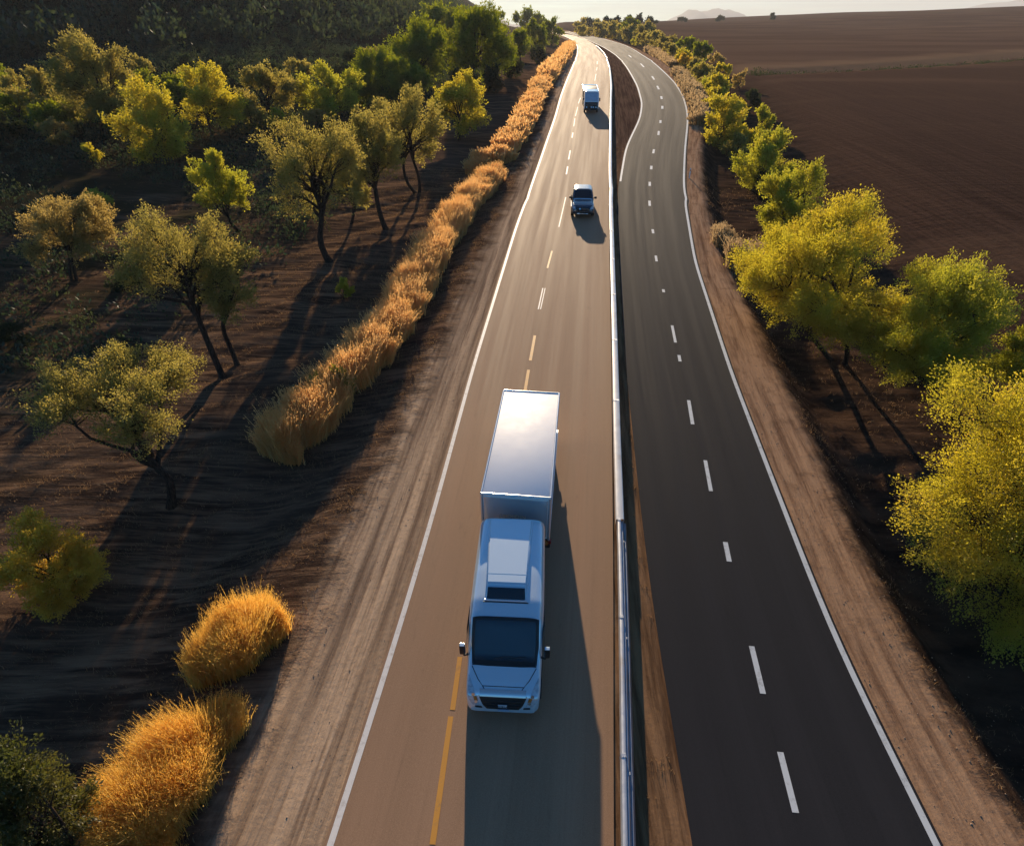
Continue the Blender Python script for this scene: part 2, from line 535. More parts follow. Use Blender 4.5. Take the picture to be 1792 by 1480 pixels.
def make_tree(name, label, cat, foot, center, a, c, mat, n_leaf, leaf, seed, stems=1, lobes=9, gap=.36, trunk_r=None, group=None,
              kink=.06, twig=True, fork=.25, low=.45):
    """foot, center: world points of the trunk base and of the crown's middle; a, c: its half width and half height"""
    rng = np.random.default_rng(seed)
    root = tag(empty(name, foot), label, cat, group)
    foot = np.zeros(3) + 0.0; ctr = center - np.array(root.location)
    H = ctr[2] + c
    r0 = trunk_r or max(.05, .021 * H + .012 * a)
    # lobes of the crown: ends of the main limbs
    lob = []
    k = 0
    lobes = int(lobes * 1.45)
    while len(lob) < lobes and k < 600:
        k += 1
        d = unit(rng.normal(0, 1, 3)); d[2] = max(d[2], -low)
        q = unit(d) * rng.uniform(.38, .80)
        if all(np.linalg.norm(q - o) > .30 for o in lob): lob.append(q)
    lob.append(np.array([0, 0, .25]))
    lob = np.array(lob)
    sc3 = np.array([a, a, c])
    paths, tp, td = [], [], []
    starts = []
    for s in range(stems):
        off = rng.normal(0, .3, 3) * np.array([1, 1, 0]) * (0 if stems == 1 else min(.5, .09 * a) + .15)
        f = foot + off; f[2] = -.25
        top = ctr + sc3 * np.array([rng.uniform(-.15, .15), rng.uniform(-.15, .15), -.62 + fork]) + (off * 1.5 if stems > 1 else 0)
        pts = bend(f, top, 9, kink, rng)
        pts[0] = f
        rr = r0 * (1 if stems == 1 else .72) * np.linspace(1, .55, 9); rr[0] *= 1.35
        paths.append((pts, rr)); starts.append((pts, rr))
    for i, q in enumerate(lob):
        pts, rr = starts[i % stems]
        k = rng.integers(5, 9)
        e = ctr + q * sc3
        lp = bend(pts[k], e, 7, .09, rng, .06)
        lr = np.linspace(min(rr[k], r0 * .55), r0 * .14, 7)
        paths.append((lp, lr))
        lr_ = rng.uniform(.24, gap)
        ns = 9
        dd = unit(rng.normal(0, 1, (ns, 3)) + unit(q) * .5 + np.array([0, 0, .2]))
        ends = e + dd * lr_ * rng.uniform(.55, 1.0, (ns, 1)) * sc3
        rel = (ends - ctr) / sc3
        nr = np.linalg.norm(rel, axis=1, keepdims=True)
        lim = rng.uniform(.80, 1.0, (ns, 1))
        ends = ctr + np.where(nr > lim, rel / nr * lim, rel) * sc3
        ends[:, 2] = np.maximum(ends[:, 2], .12)
        for e2 in ends:
            k2 = rng.integers(3, 7)
            bp = bend(lp[k2], e2, 5, .1, rng, .05)
            if twig: paths.append((bp, np.linspace(r0 * .13, r0 * .035, 5)))
            m = 5
            for t_ in rng.uniform(.35, 1.0, m):
                j = t_ * 4; j0 = int(min(3, j)); p0 = bp[j0] * (1 - (j - j0)) + bp[j0 + 1] * (j - j0)
                tp.append(p0 + rng.normal(0, .055, 3) * sc3); td.append(e2 - lp[k2])
    tp, td = np.array(tp), unit(np.array(td))
    outw = unit((tp - ctr) / sc3)
    td = unit(td * .5 + outw * .6 + np.array([0, 0, .55]) + rng.normal(0, .3, td.shape))
    # tufts of leaves round the twigs
    nt_ = len(tp)
    w = rng.uniform(.4, 1.5, nt_); w /= w.sum()
    idx = rng.choice(nt_, n_leaf, p=w)
    tl = (a + c) * .5 * rng.uniform(.13, .34, nt_)
    along = rng.uniform(0, 1, n_leaf) ** .8
    spread = (a + c) * .5 * .056 * (1.2 - .7 * along)
    P = tp[idx] + td[idx] * (along * tl[idx])[:, None] + rng.normal(0, 1, (n_leaf, 3)) * spread[:, None]
    P[:, 2] = np.maximum(P[:, 2], .05)
    sz = leaf * rng.uniform(.45, 1.5, n_leaf)
    V, Q = leaves(P, td[idx], sz, sz * .55, rng)
    tv = rng.uniform(0, 1, nt_)
    lv = np.clip(.55 * tv[idx] + .45 * rng.uniform(0, 1, n_leaf), 0, 1)
    TV, TQ = tubes(paths, 7 if n_leaf > 9000 else 5)
    obj('trunk', arr_mesh('trunk', TV, TQ, True), BARK, root)
    obj('crown', arr_mesh('crown', V, Q, False, {'leafv': np.repeat(lv, 4)}), LM[mat], root)
    return root


def plant(name, label, cat, bbox, mat, foot=None, stems=1, lobes=9, gap=.36, dens=1.0, group=None, seed=None, leafpx=3.1, trunk_r=None,
          kink=.06, fork=.25, low=.45):
    """bbox of the crown and the foot of the stem as seen in the photograph: places the plant on the terrain at its real size"""
    x0, y0, x1, y1 = bbox
    if foot is None: foot = ((x0 + x1) / 2, y1 - .12 * (y1 - y0))
    f = hit(foot[0], foot[1], terrain)
    d = ray((x0 + x1) / 2, (y0 + y1) / 2)
    t = f[1] / d[1]
    ctr = np.array([d[0] * t, f[1], CH + d[2] * t])
    s = F / depth(ctr)
    a = .5 * (x1 - x0) / s
    hh = .5 * (y1 - y0) / s
    e = math.atan2(CH - ctr[2], f[1])
    c = math.sqrt(max(hh * hh - (a * math.sin(e)) ** 2, (.5 * hh) ** 2)) / math.cos(e)
    if ctr[2] - c < f[2] - .1 * c: ctr[2] = f[2] + .9 * c
    area = (x1 - x0) * (y1 - y0) * .33
    n = int(min(170000, max(900, area * 5.5 * dens)))
    lf = max(.075, leafpx / s)
    if seed is None: seed = int(x0 * 7 + y0 * 13) % 99991
    return make_tree(name, label, cat, f, ctr, a, c, mat, n, lf, seed, stems, lobes, gap, trunk_r, group, kink, twig=area > 500, fork=fork, low=low)


def blades(P, h, wd, lean, rng):
    n = len(P)
    az = rng.uniform(0, 2 * math.pi, n)
    s = np.stack([np.cos(az), np.sin(az), np.zeros(n)], 1) * (wd / 2)[:, None]
    l = lean
    m = P + np.stack([l[:, 0] * .35, l[:, 1] * .35, h * .55], 1)
    tpt = P + np.stack([l[:, 0], l[:, 1], h], 1)
    V = np.stack([P - s, P + s, m + s * .8, m - s * .8, tpt + s * .25, tpt - s * .25], 1).reshape(-1, 3)
    o = np.arange(n)[:, None] * 6
    Q = np.concatenate([o + np.array([[0, 1, 2, 3]]), o + np.array([[3, 2, 4, 5]])], 0)
    return V, Q, tpt


def grass_thing(name, label, cat, pts, width, height, n, mat, seed, group=None, wpx=1.0, green=0.0):
    """tall grass standing along a line on the terrain"""
    rng = np.random.default_rng(seed)
    g = np.array([hit(x, y, terrain) for x, y in pts])
    seg = np.linalg.norm(np.diff(g[:, :2], axis=0), axis=1)
    cum = np.concatenate([[0], np.cumsum(seg)]); Lt = cum[-1]
    wv = np.interp(np.linspace(0, 1, 200), np.linspace(0, 1, len(width)), width) if hasattr(width, '__len__') else np.full(200, width)
    # tussocks, each with its own height and lean
    nt_ = int(max(24, Lt * 7))
    tt = rng.uniform(-.01, 1.01, nt_)
    tw = np.interp(tt, np.linspace(0, 1, 200), wv)
    off = np.clip(rng.normal(0, .36, nt_), -.8, .8)
    th = rng.uniform(.80, 1.10, nt_) * height * (1 - .5 * np.abs(off) ** 1.8) * (.86 + .28 * fbm(tt * Lt * .3, tt * 0 + seed, 4, 2))
    endf = np.minimum(1, np.minimum(tt + .02, 1.02 - tt) * Lt / (1.1 * height) + .45)
    th *= endf
    idx = rng.integers(0, nt_, n)
    t = np.clip(tt[idx] + rng.normal(0, .30, n) / max(Lt, .1) * .8, -.03, 1.03)
    x = np.interp(t * Lt, cum, g[:, 0]); y = np.interp(t * Lt, cum, g[:, 1])
    dx = np.gradient(g[:, 0]); dy = np.gradient(g[:, 1])
    nx = np.interp(t * Lt, cum, dy); ny = -np.interp(t * Lt, cum, dx)
    nl = np.hypot(nx, ny); nx, ny = nx / nl, ny / nl
    wl = np.interp(t, np.linspace(0, 1, 200), wv) * .5
    o = np.clip(off[idx] + rng.normal(0, .16, n), -1, 1)
    x = x + nx * o * wl; y = y + ny * o * wl
    x += rng.normal(0, .12, n); y += rng.normal(0, .12, n)
    z = terrain(x, y) - .04
    P = np.stack([x, y, z], 1)
    h = th[idx] * rng.uniform(.35, 1.08, n)
    tl = rng.normal(0, .13, (nt_, 2))
    lean = (tl[idx] + rng.normal(0, .11, (n, 2)) + np.stack([nx * o, ny * o], 1) * .28) * h[:, None]
    s = F / np.mean([depth(p) for p in g])
    wd = np.maximum(.012, wpx / s) * rng.uniform(.6, 1.3, n)
    V, Q, tip = blades(P, h, wd, lean, rng)
    lv = np.repeat(rng.uniform(0, 1, n), 6)
    # feathery seed heads on the tips
    k = np.repeat(np.arange(n)[h > .5 * th[idx]], 2)
    hd = unit(np.stack([lean[k, 0], lean[k, 1], h[k]], 1))
    hp = tip[k] - hd * (rng.uniform(0, .28, len(k)) * h[k])[:, None] + rng.normal(0, .035, (len(k), 3))
    ls = max(.05, 2.3 * wpx / s)
    V2, Q2 = leaves(hp, hd * 1.3, ls * rng.uniform(.7, 1.5, len(k)), ls * .4, rng)
    lv2 = np.repeat(np.clip(rng.uniform(.3, 1, len(k)), 0, 1), 4)
    org = g[len(g) // 2].copy()
    Vt = np.concatenate([V, V2]) - org
    o_ = obj(name, arr_mesh(name, Vt, np.concatenate([Q, Q2 + len(V)]), False, {'leafv': np.concatenate([lv, lv2])}), GM[mat])
    o_.location = org
    tag(o_, label, cat, group)
    return o_


# ================================================================ SETTING
def axis(fine0, fine1, step, lo, hi, growth):
    a = list(np.arange(fine0, fine1, step)); s = step
    while a[-1] < hi:
        s *= growth; a.append(a[-1] + s)
    s = step
    while a[0] > lo:
        s *= growth; a.insert(0, a[0] - s)
    return np.array(a)


gx = axis(-34, 34, .33, -9000, 9000, 1.055)
gy = axis(4, 62, .33, -120, 14000, 1.045)
XX, YY = np.meshgrid(gx, gy)
ZZ = terrain(XX, YY)
el_, er_ = ex(E_LL, YY) - XX, XX - ex(E_RR, YY)
rl, rl2 = ex(E_LR, YY), ex(E_RL, YY)
md = ss(-.25, .05, XX - rl) * ss(-.25, .05, rl2 - XX)
onroad = ((el_ < -.3) & (XX < rl - .3)) | ((er_ < -.3) & (XX > rl2 + .3))
ZZ = np.where(onroad & (YY < 700), base(YY) - .10, ZZ)
ny_, nx_ = XX.shape
ii = np.arange(ny_ - 1)[:, None] * nx_; jj = np.arange(nx_ - 1)[None, :]
GQ = np.stack([ii + jj, ii + jj + 1, ii + nx_ + jj + 1, ii + nx_ + jj], -1).reshape(-1, 4)
at = {'dl': (ex(S_L, YY) - XX).ravel(), 'dr': (XX - ex(S_R, YY)).ravel(), 'el': el_.ravel(), 'er': er_.ravel(),
      'am': (XX - .5 * (rl + rl2)).ravel(), 'md': md.ravel(), 'hd': (YY - hedge_line(XX)).ravel()}
obj('ground', arr_mesh('ground', np.stack([XX, YY, ZZ], -1), GQ, True, at), ground_material(), kind='structure')


def ribbon(name, A, B, lift, mat, nx=6, y0=-40, y1=690):
    ys = A[(A[:, 1] >= y0) & (A[:, 1] <= y1), 1]
    xa, xb = ex(A, ys), ex(B, ys)
    u = np.linspace(0, 1, nx)[None]
    X = xa[:, None] * (1 - u) + xb[:, None] * u
    Y = ys[:, None] + 0 * u
    Z = base(Y) + lift
    ny = len(ys)
    i = np.arange(ny - 1)[:, None] * nx; j = np.arange(nx - 1)[None]
    Q = np.stack([i + j, i + j + 1, i + nx + j + 1, i + nx + j], -1).reshape(-1, 4)
    uv = np.stack([u * 7.2 + 0 * Y, Y], -1).reshape(-1, 2)
    return obj(name, arr_mesh(name, np.stack([X, Y, Z], -1), Q, True, uv=uv), mat, kind='structure')


M_ROAD1 = road_material('road_tan', (.29, .174, .101), (.355, .216, .130), .80, .30, .84)
M_ROAD2 = road_material('road_dark', (.0185, .0195, .0240), (.0265, .0270, .0310), .86, .11, .8)
ribbon('road', E_LL, E_LR, .03, M_ROAD1)
ribbon('road', E_RL, E_RR, .02, M_ROAD2)
M_WHITE = paint_material('paint_white', (.80, .77, .72), (.42, .36, .30))
M_WHITE2 = paint_material('paint_white_grey', (.62, .66, .68), (.3, .3, .3))
M_ORANGE = paint_material('paint_orange', (.62, .29, .045), (.36, .2, .09))


def shifted(E, d0, grow=0.0):
    S = E.copy(); S[:, 0] += d0 + grow * ss(30, 200, E[:, 1]) * np.sign(d0); return S


ribbon('edge_line', shifted(E_LL, .08), shifted(E_LL, .25, .16), .036, M_WHITE, 2)
ribbon('edge_line', shifted(E_RR, -.26, .14), shifted(E_RR, -.08), .026, M_WHITE2, 2)
ribbon('edge_line', shifted(E_RL, .06), shifted(E_RL, .24, .14), .026, M_WHITE2, 2, y0=hit(1079, 318)[1])


def dashes(name, segs, lift, mat, grow=.0):
    V, Q = [], []
    for x0, y0, x1, y1, w in segs:
        a, b = hit(x0, y0), hit(x1, y1)
        d = (b - a)[:2]; L = np.hypot(*d); n_ = np.array([d[1], -d[0]]) / L
        k = max(2, int(L / 1.5) + 1)
        for t in np.linspace(0, 1, k):
            p = a[:2] + d * t
            for s in (-1, 1):
                q = p + n_ * s * w / 2
                V.append((q[0], q[1], base(q[1]) + lift))
        o = len(V) - 2 * k
        for i in range(k - 1): Q.append((o + 2 * i, o + 2 * i + 1, o + 2 * i + 3, o + 2 * i + 2))
    return obj(name, arr_mesh(name, V, Q), mat, kind='structure')


dashes('lane_marking', [(757, 1478, 789, 1254, .15), (792, 1243, 805, 1150, .15), (745, 1570, 756, 1486, .15), (918, 690, 925, 648, .16), (928, 632, 936, 588, .16),
                        (958, 470, 966, 440, .13)], .037, M_ORANGE)
dashes('lane_marking', [(942, 542, 950, 505, 0.08), (946, 542, 954, 505, 0.06), (978, 398, 990, 346, 0.10), (991, 306, 993.5, 292, 0.16), (995, 280, 998, 264, 0.16),
                        (1001, 242, 1002.5, 233, 0.18), (1004, 222, 1006, 208, 0.12), (1007, 204, 1011, 188, 0.12), (1012, 182, 1016, 172, 0.12), (1041, 142, 1043, 130, 0.17), (1044, 124, 1045, 118, 0.18),
                        (1045, 113, 1045, 108, 0.21)], .037, M_WHITE)
dashes('lane_marking', [(1392, 1422, 1365, 1316, .17), (1335, 1214, 1315, 1131, .17), (1276, 983, 1269, 949, .18), (1244, 860, 1234, 806, .16), (1212, 743, 1205, 701, .17),
                        (1190, 633, 1188, 622, .17), (1182, 600, 1176, 570, .16), (1161.5, 512, 1160.5, 507, .18), (1149, 458, 1147.5, 448, .18), (1143, 409, 1142, 402, .2),
                        (1137, 361, 1136.5, 352, .22), (1137, 326, 1137, 319, .24), (1139.5, 297, 1140, 291, .26), (1143, 269, 1144.5, 262, .26), (1152, 237, 1153, 230, .28),
                        (1155.5, 216, 1156, 211, .3), (1159, 191, 1159, 186, .36), (1158, 174, 1157, 169, .36), (1153, 157, 1150, 151, .36), (1145, 140, 1141, 134, .38),
                        (1127, 118, 1121, 112, .4), (1105, 101, 1100, 97, .4)], .027, M_WHITE2)

# far mountains beyond the plain
M_MTN = pmat('mountain_rock', (.10, .12, .12), 1.0, var=.3, scale=.002, spec=.05)
for nm, x0, x1, top, Y in (('mountain', 1140, 1345, 21, 9000), ('mountain', 1560, 2150, 3, 10500), ('mountain', 1330, 1480, 29, 11500)):
    n_ = 80
    t = np.linspace(0, 1, n_)
    X = ((x0 + (x1 - x0) * t) - 896) / F * cp * Y
    hz = CH + (YH - top) / F / cp * Y * cp * 1.0
    prof = (np.sin(math.pi * t) ** 1.4) * (.75 + .5 * fbm(t * 9, t * 0 + x0, 2))
    k = 14
    V, Q = [], []
    for j in range(k):
        u = j / (k - 1)
        V.append(np.stack([X, np.full(n_, Y - 900 + 1800 * u), -70 + (hz + 70) * prof * math.sin(math.pi * u) * (.85 + .3 * fbm(t * 14 + 3 * u, t * 0 + u * 7, 8))], 1))
    i = np.arange(k - 1)[:, None] * n_; j = np.arange(n_ - 1)[None]
    Q = np.stack([i + j, i + j + 1, i + n_ + j + 1, i + n_ + j], -1).reshape(-1, 4)
    obj(nm, arr_mesh(nm, np.concatenate(V), Q, True), M_MTN, kind='structure')
# ================================================================ TREES AND BUSHES
T = lambda name, label, bbox, mat, foot=None, cat='tree', **k: plant(name, label, cat, bbox, mat, foot, **k)


G_L = 'trees on the dry slope left of the road'
G_R = 'trees along the gully right of the road'
G_E = 'green trees at the foot of the hill'
# left slope, near to far
T('leaning_tree', 'leaning sparse olive tree with a crooked dark trunk, lowest on the slope', (40, 595, 375, 805), 'olive', (297, 885), lobes=10, gap=.30, dens=.36, kink=.13, fork=.1, group=G_L, trunk_r=.19)
T('slope_tree', 'larger front olive tree of the leaning pair on the slope, long dark trunk', (218, 372, 425, 560), 'olive', (392, 662), lobes=11, dens=.40, kink=.07, group=G_L, trunk_r=.20)
T('slope_tree', 'smaller right hand olive tree of the leaning pair on the slope, bent trunk', (345, 420, 462, 562), 'olive', (417, 640), lobes=8, dens=.45, kink=.08, group=G_L, trunk_r=.16)
T('shrubby_tree', 'brownish gold tree with several stems at the left edge of the bare slope', (18, 335, 190, 465), 'brown', (132, 490), stems=3, lobes=9, dens=.75, group=G_L)
T('slope_tree', 'small bright yellow green tree with a thin leaning trunk standing alone on the slope', (338, 272, 442, 378), 'lime', (425, 404), lobes=7, dens=.9, group=G_L)
T('slope_tree', 'broad olive green tree on a straight dark trunk, largest of the upper slope row', (450, 215, 640, 390), 'olive', (578, 457), lobes=12, dens=.45, kink=.04, group=G_L)
T('slope_tree', 'slim olive tree tucked close behind the broad tree of the row, short dark trunk', (585, 270, 642, 380), 'olive', (613, 392), lobes=6, dens=.8, group=G_L)
T('slope_tree', 'olive tree with a tall thin trunk, second largest of the row on the upper slope', (588, 186, 702, 332), 'olive', (677, 401), lobes=9, dens=.55, group=G_L)
T('slope_tree', 'gold tinged olive tree on two dark trunks towards the far end of the row', (646, 160, 775, 305), 'olive', (730, 338), stems=2, lobes=10, dens=.55, group=G_L)
T('slope_tree', 'round yellow green tree on several stems, farthest of the row beside the roadside reeds', (754, 135, 858, 240), 'yellow', (803, 247), stems=3, lobes=9, group=G_L)
T('slope_tree', 'yellow tree with a low spreading crown in front of the dark hill foot', (195, 158, 342, 285), 'yellow', (290, 279), lobes=10, dens=.8, group=G_L)
T('slope_tree', 'pale yellow tree with a forked dark trunk standing at the foot of the hill', (300, 122, 426, 228), 'yellow', (372, 237), lobes=9, dens=.8, group=G_L)
T('slope_tree', 'tallest olive yellow tree at the left below the shaded hill, pointed top', (100, 76, 240, 225), 'olive', (175, 232), lobes=11, group=G_L)
T('slope_tree', 'low yellow green tree leaning out on the left of the tallest tree under the hill', (24, 130, 122, 205), 'olive', (75, 215), lobes=7, group=G_L)
T('slope_tree', 'dull olive tree between the forked yellow tree and the row by the road', (418, 120, 520, 205), 'olive', (470, 212), lobes=8, group=G_L)
T('slope_tree', 'bright yellow green bushy tree left of the tall dark domed trees', (522, 122, 634, 212), 'lime', (582, 216), lobes=9, stems=2, group=G_L)
T('slope_tree', 'round green and yellow tree topping the bushy one, left of the domed trees', (602, 84, 720, 180), 'green', (668, 190), lobes=9, group=G_E)
T('domed_tree', 'large domed green tree beside the far bend, left half of the biggest clump', (678, 42, 790, 160), 'green', (740, 160), lobes=13, group=G_E)
T('domed_tree', 'large domed green tree near the road bend, right half of the biggest clump', (765, 34, 902, 165), 'green', (830, 150), lobes=14, group=G_E)
T('domed_tree', 'dark green tree rising behind the domed clump with its top near the sky', (725, 12, 830, 90), 'green', (775, 92), lobes=9, group=G_E)
for bb, lb in (((872, 92, 916, 142), 'low dark tree below the domed clump, nearest the tawny reeds'), ((886, 60, 936, 112), 'green tree right of the domed clump, midway to the bend'),
               ((842, 118, 884, 168), 'low tree leafed dark as shade under the right side of the domed clump'), ((916, 44, 958, 96), 'green tree on the left of the far bend, second from the road'),
               ((946, 42, 984, 84), 'green tree hanging over the far left edge of the road bend'), ((780, 128, 846, 182), 'low tree leafed dark as shade under the middle of the domed clump'),
               ((690, 128, 760, 192), 'low green tree under the left side of the domed clump'), ((925, 84, 956, 116), 'small dark tree below the second tree from the bend')):
    T('roadside_tree', lb, bb, 'dark' if 'dark' in lb else 'green', ((bb[0] + bb[2]) / 2, bb[3] - 4), lobes=8, group=G_E, low=.8)  # low trees fill the space under the domes, dark leaves standing for shade
T('hill_tree', 'pale topped tree on the descending skyline of the hill behind the domed clump', (815, 16, 890, 62), 'green', (850, 64), lobes=7, group=G_E)
T('hill_tree', 'tree at the low end of the hill skyline above the road bend', (885, 22, 955, 66), 'green', (920, 66), lobes=7, group=G_E)
B = lambda label, bbox, mat, **k: plant('bush', label, 'bush', bbox, mat, **dict(dict(low=.9, fork=.1), **k))
G_B = 'bushes on the left slope'
B('round olive bush below the dull olive tree on the upper slope', (413, 186, 472, 238), 'olive', group=G_B, lobes=6)
B('small yellow green bush touching the right of the round olive bush', (470, 198, 502, 236), 'lime', group=G_B, lobes=5)
B('brown gold bush at the far left under the low leaning tree', (70, 214, 126, 258), 'brown', group=G_B, lobes=6)
B('tiny yellow bush left of the spreading yellow tree', (146, 254, 178, 290), 'yellow', group=G_B, lobes=5)
B('dark green bush left of the spreading yellow tree trunk', (172, 185, 214, 240), 'green', group=G_B, lobes=6)
B('pale brown bush under the bright bushy tree', (528, 195, 574, 232), 'brown', group=G_B, lobes=5)
B('yellow green bush behind the brown gold shrubby tree', (148, 334, 196, 372), 'lime', group=G_B, lobes=5, dens=.6)
B('low dark green bush right of the brown gold shrubby tree', (190, 480, 246, 512), 'dark', group=G_B, lobes=6)
B('round dark bush at the left edge above the leaning tree', (-8, 562, 54, 608), 'dark', group=G_B, lobes=6)
B('single small yellow bush on the bare soil beside the golden reeds', (586, 490, 618, 528), 'yellow', group=G_B, lobes=5)
B('dark shrub at the left edge below the hill', (-20, 195, 42, 262), 'dark', group=G_B, lobes=6)
B('wide golden bush with bare dark stems at the left edge', (-20, 892, 170, 1072), 'gold', foot=(96, 1040), stems=3, lobes=10, dens=.75, group=G_B)
B('dark olive bush with a thin stem in the lower left corner', (-30, 1318, 142, 1520), 'dull', foot=(72, 1530), stems=1, lobes=9, dens=.34, group=G_B, gap=.34, low=.5)

# right gully, near to far
T('gully_tree', 'huge golden yellow tree cut by the right edge, nearest to the dark road', (1580, 640, 1990, 1140), 'yellow', (1800, 1075), stems=3, lobes=15, dens=1.0, group=G_R, gap=.34, low=.8, trunk_r=.24)
T('gully_tree', 'round yellow green tree between the huge golden tree and the broad golden one', (1508, 460, 1762, 705), 'lime', (1665, 708), stems=4, lobes=14, low=1, fork=.05, dens=.95, group=G_R, trunk_r=.2)
T('gully_tree', 'small bright green tree at the right edge above the huge golden tree', (1738, 570, 1850, 690), 'lime', (1800, 720), stems=2, lobes=9, low=.9, group=G_R)
T('gully_tree', 'broad golden tree on two dark trunks at the outside of the road curve', (1284, 366, 1592, 606), 'yellow', (1466, 630), stems=2, lobes=14, dens=.95, group=G_R, kink=.05, trunk_r=.22)
T('gully_tree', 'bright yellow green tree just beyond the broad golden tree', (1330, 282, 1446, 412), 'lime', (1390, 416), stems=2, lobes=10, low=.9, group=G_R)
T('gully_tree', 'yellow green bushy tree two beyond the broad golden tree', (1283, 236, 1386, 345), 'lime', (1333, 340), stems=2, lobes=10, low=.9, group=G_R)
T('gully_tree', 'yellow bushy tree where the dark road begins to swing left', (1220, 180, 1306, 262), 'yellow', (1262, 258), stems=2, lobes=9, low=.9, group=G_R)
G_S = 'bushes on the right of the far road curve'
B('upright yellow green bush touching the bushy tree by the field', (1312, 196, 1350, 246), 'lime', group=G_S, lobes=5)
B('dark green round bush on the field edge', (1296, 164, 1330, 204), 'dark', group=G_S, lobes=5)
B('yellow bush above the yellow bushy tree on the curve', (1232, 136, 1278, 186), 'yellow', group=G_S, lobes=6)
B('low lime bush on the bank halfway up the curve', (1206, 118, 1250, 148), 'lime', group=G_S, lobes=5)
B('small gold bush on the bank high up the curve', (1180, 102, 1216, 126), 'gold', group=G_S, lobes=5)
B('olive bush at the field corner, left one of three', (1148, 66, 1196, 98), 'olive', group=G_S, lobes=6)
B('olive green bush at the field corner, middle one of three', (1184, 72, 1222, 106), 'green', group=G_S, lobes=6)
B('dark green bush at the field corner, right one of three', (1204, 82, 1244, 116), 'green', group=G_S, lobes=6)
B('tawny dry bush beside the dark field corner', (1240, 96, 1268, 122), 'brown', group=G_S, lobes=5, dens=.6)
B('tawny dry bush beyond the yellow bush on the field edge', (1284, 128, 1306, 160), 'brown', group=G_S, lobes=5, dens=.6)
B('olive and gold bush on the outside of the bend, right end of the roadside row', (1112, 46, 1150, 78), 'olive', group=G_S, lobes=6)
B('tall green bush outside the bend, second from the right of the roadside row', (1086, 40, 1122, 76), 'green', group=G_S, lobes=6)
B('olive bush on the outside of the bend, in the middle of the roadside row', (1058, 46, 1092, 72), 'olive', group=G_S, lobes=6)
B('olive bush on the outside of the bend, second from the left of the roadside row', (1032, 46, 1064, 68), 'olive', group=G_S, lobes=5)
B('low olive bush on the outside of the bend, left end of the roadside row', (1004, 50, 1036, 65), 'olive', group=G_S, lobes=5)
B('small lime bush in front of the roadside row on the bend', (1106, 68, 1128, 82), 'lime', group=G_S, lobes=5)
G_H = 'dark trees on the horizon'
for x0, y0, x1, y1, lb in ((1018, 36, 1042, 52, 'first'), (1046, 33, 1072, 52, 'second'), (1068, 36, 1090, 52, 'third'), (1092, 29, 1110, 50, 'fourth and tallest'),
                           (1110, 30, 1124, 48, 'fifth'), (1120, 36, 1150, 48, 'sixth')):
    plant('horizon_tree', 'dark green tree on the horizon above the road bend, %s from the left' % lb, 'tree', (x0, y0, x1, y1), 'dark', ((x0 + x1) / 2, y1 - 1), lobes=6, dens=2, low=1, fork=0, group=G_H, leafpx=3)
for x0, y0, x1, y1, lb in ((1186, 32, 1202, 38, 'low dark bush on the field skyline, left of the two'), (1252, 29, 1266, 36, 'tiny dark bush on the field skyline, right of the two'),
                           (1348, 25, 1356, 33, 'lone dark tree on the field skyline, farthest right')):
    plant('horizon_tree', lb, 'tree', (x0, y0, x1, y1), 'dark', ((x0 + x1) / 2, y1 + 2), lobes=4, dens=2, low=1, fork=0, group=G_H, leafpx=2.6)

# golden reeds and dry grass
G_G = 'golden reeds along the left shoulder'
grass_thing('reed_clump', 'golden feathery reed clump nearest the camera, filling the lower left beside the tracks', 'grass clump',
            [(215, 1540), (300, 1400), (395, 1270)], (1.7, 2.1, 1.6), 2.05, 80000, 'orange', 3, G_G, wpx=1.05)
grass_thing('reed_clump', 'rounded golden reed clump standing second from the camera, clear of the long hedge', 'grass clump',
            [(350, 1190), (420, 1150), (480, 1095)], (1.5, 1.9, 1.3), 2.05, 52000, 'orange', 4, G_G, wpx=1.05)
grass_thing('reed_hedge', 'long straw gold reed hedge running up beside the lorry along the left shoulder', 'reed hedge',
            [(490, 800), (560, 735), (625, 665), (690, 585), (735, 505), (780, 430), (832, 358), (866, 318)], (2.3, 2.6, 2.6, 2.4, 2.2, 2.2), 2.3, 150000, 'straw', 5, G_G, wpx=1.1)
grass_thing('reed_clump', 'short tawny reed clump jutting left between the long hedge and the far hedge', 'grass clump',
            [(822, 306), (855, 296), (888, 280)], 2.4, 2.1, 9000, 'straw', 6, G_G, wpx=1.9)
grass_thing('reed_hedge', 'far tawny reed hedge on the left shoulder beside the distant lorry', 'reed hedge',
            [(884, 278), (905, 245), (922, 212), (938, 178), (950, 152)], 3.0, 2.3, 24000, 'straw', 8, G_G, wpx=1.9)
grass_thing('reed_hedge', 'brown gold reed hedge at the farthest left, where the road bends away', 'reed hedge',
            [(954, 148), (972, 122), (988, 100), (996, 86)], 4.0, 2.4, 14000, 'straw', 9, G_G, wpx=2.0)
B('dull green bush growing inside the long straw gold hedge', (548, 640, 628, 715), 'green', foot=(600, 702), group=G_B, lobes=7, dens=.6)
G_D = 'dry grass on the right bank'
grass_thing('dry_grass_tuft', 'tawny dry grass tuft left of the broad golden tree', 'grass clump', [(1284, 478), (1326, 466)], 2.2, 2.3, 7000, 'tan', 10, G_D, wpx=1.8)
grass_thing('dry_grass_tuft', 'small dry grass tuft on the bank edge above the tawny one', 'grass clump', [(1256, 432), (1276, 428)], 1.5, 1.4, 3000, 'tan', 11, G_D, wpx=1.8)
grass_thing('dry_grass_strip', 'tawny dry grass strip on the bank of the swinging dark road', 'grass strip', [(1232, 222), (1226, 190), (1208, 158), (1188, 132)], 4.0, 1.5, 9000, 'tan', 12, G_D, wpx=2.0)
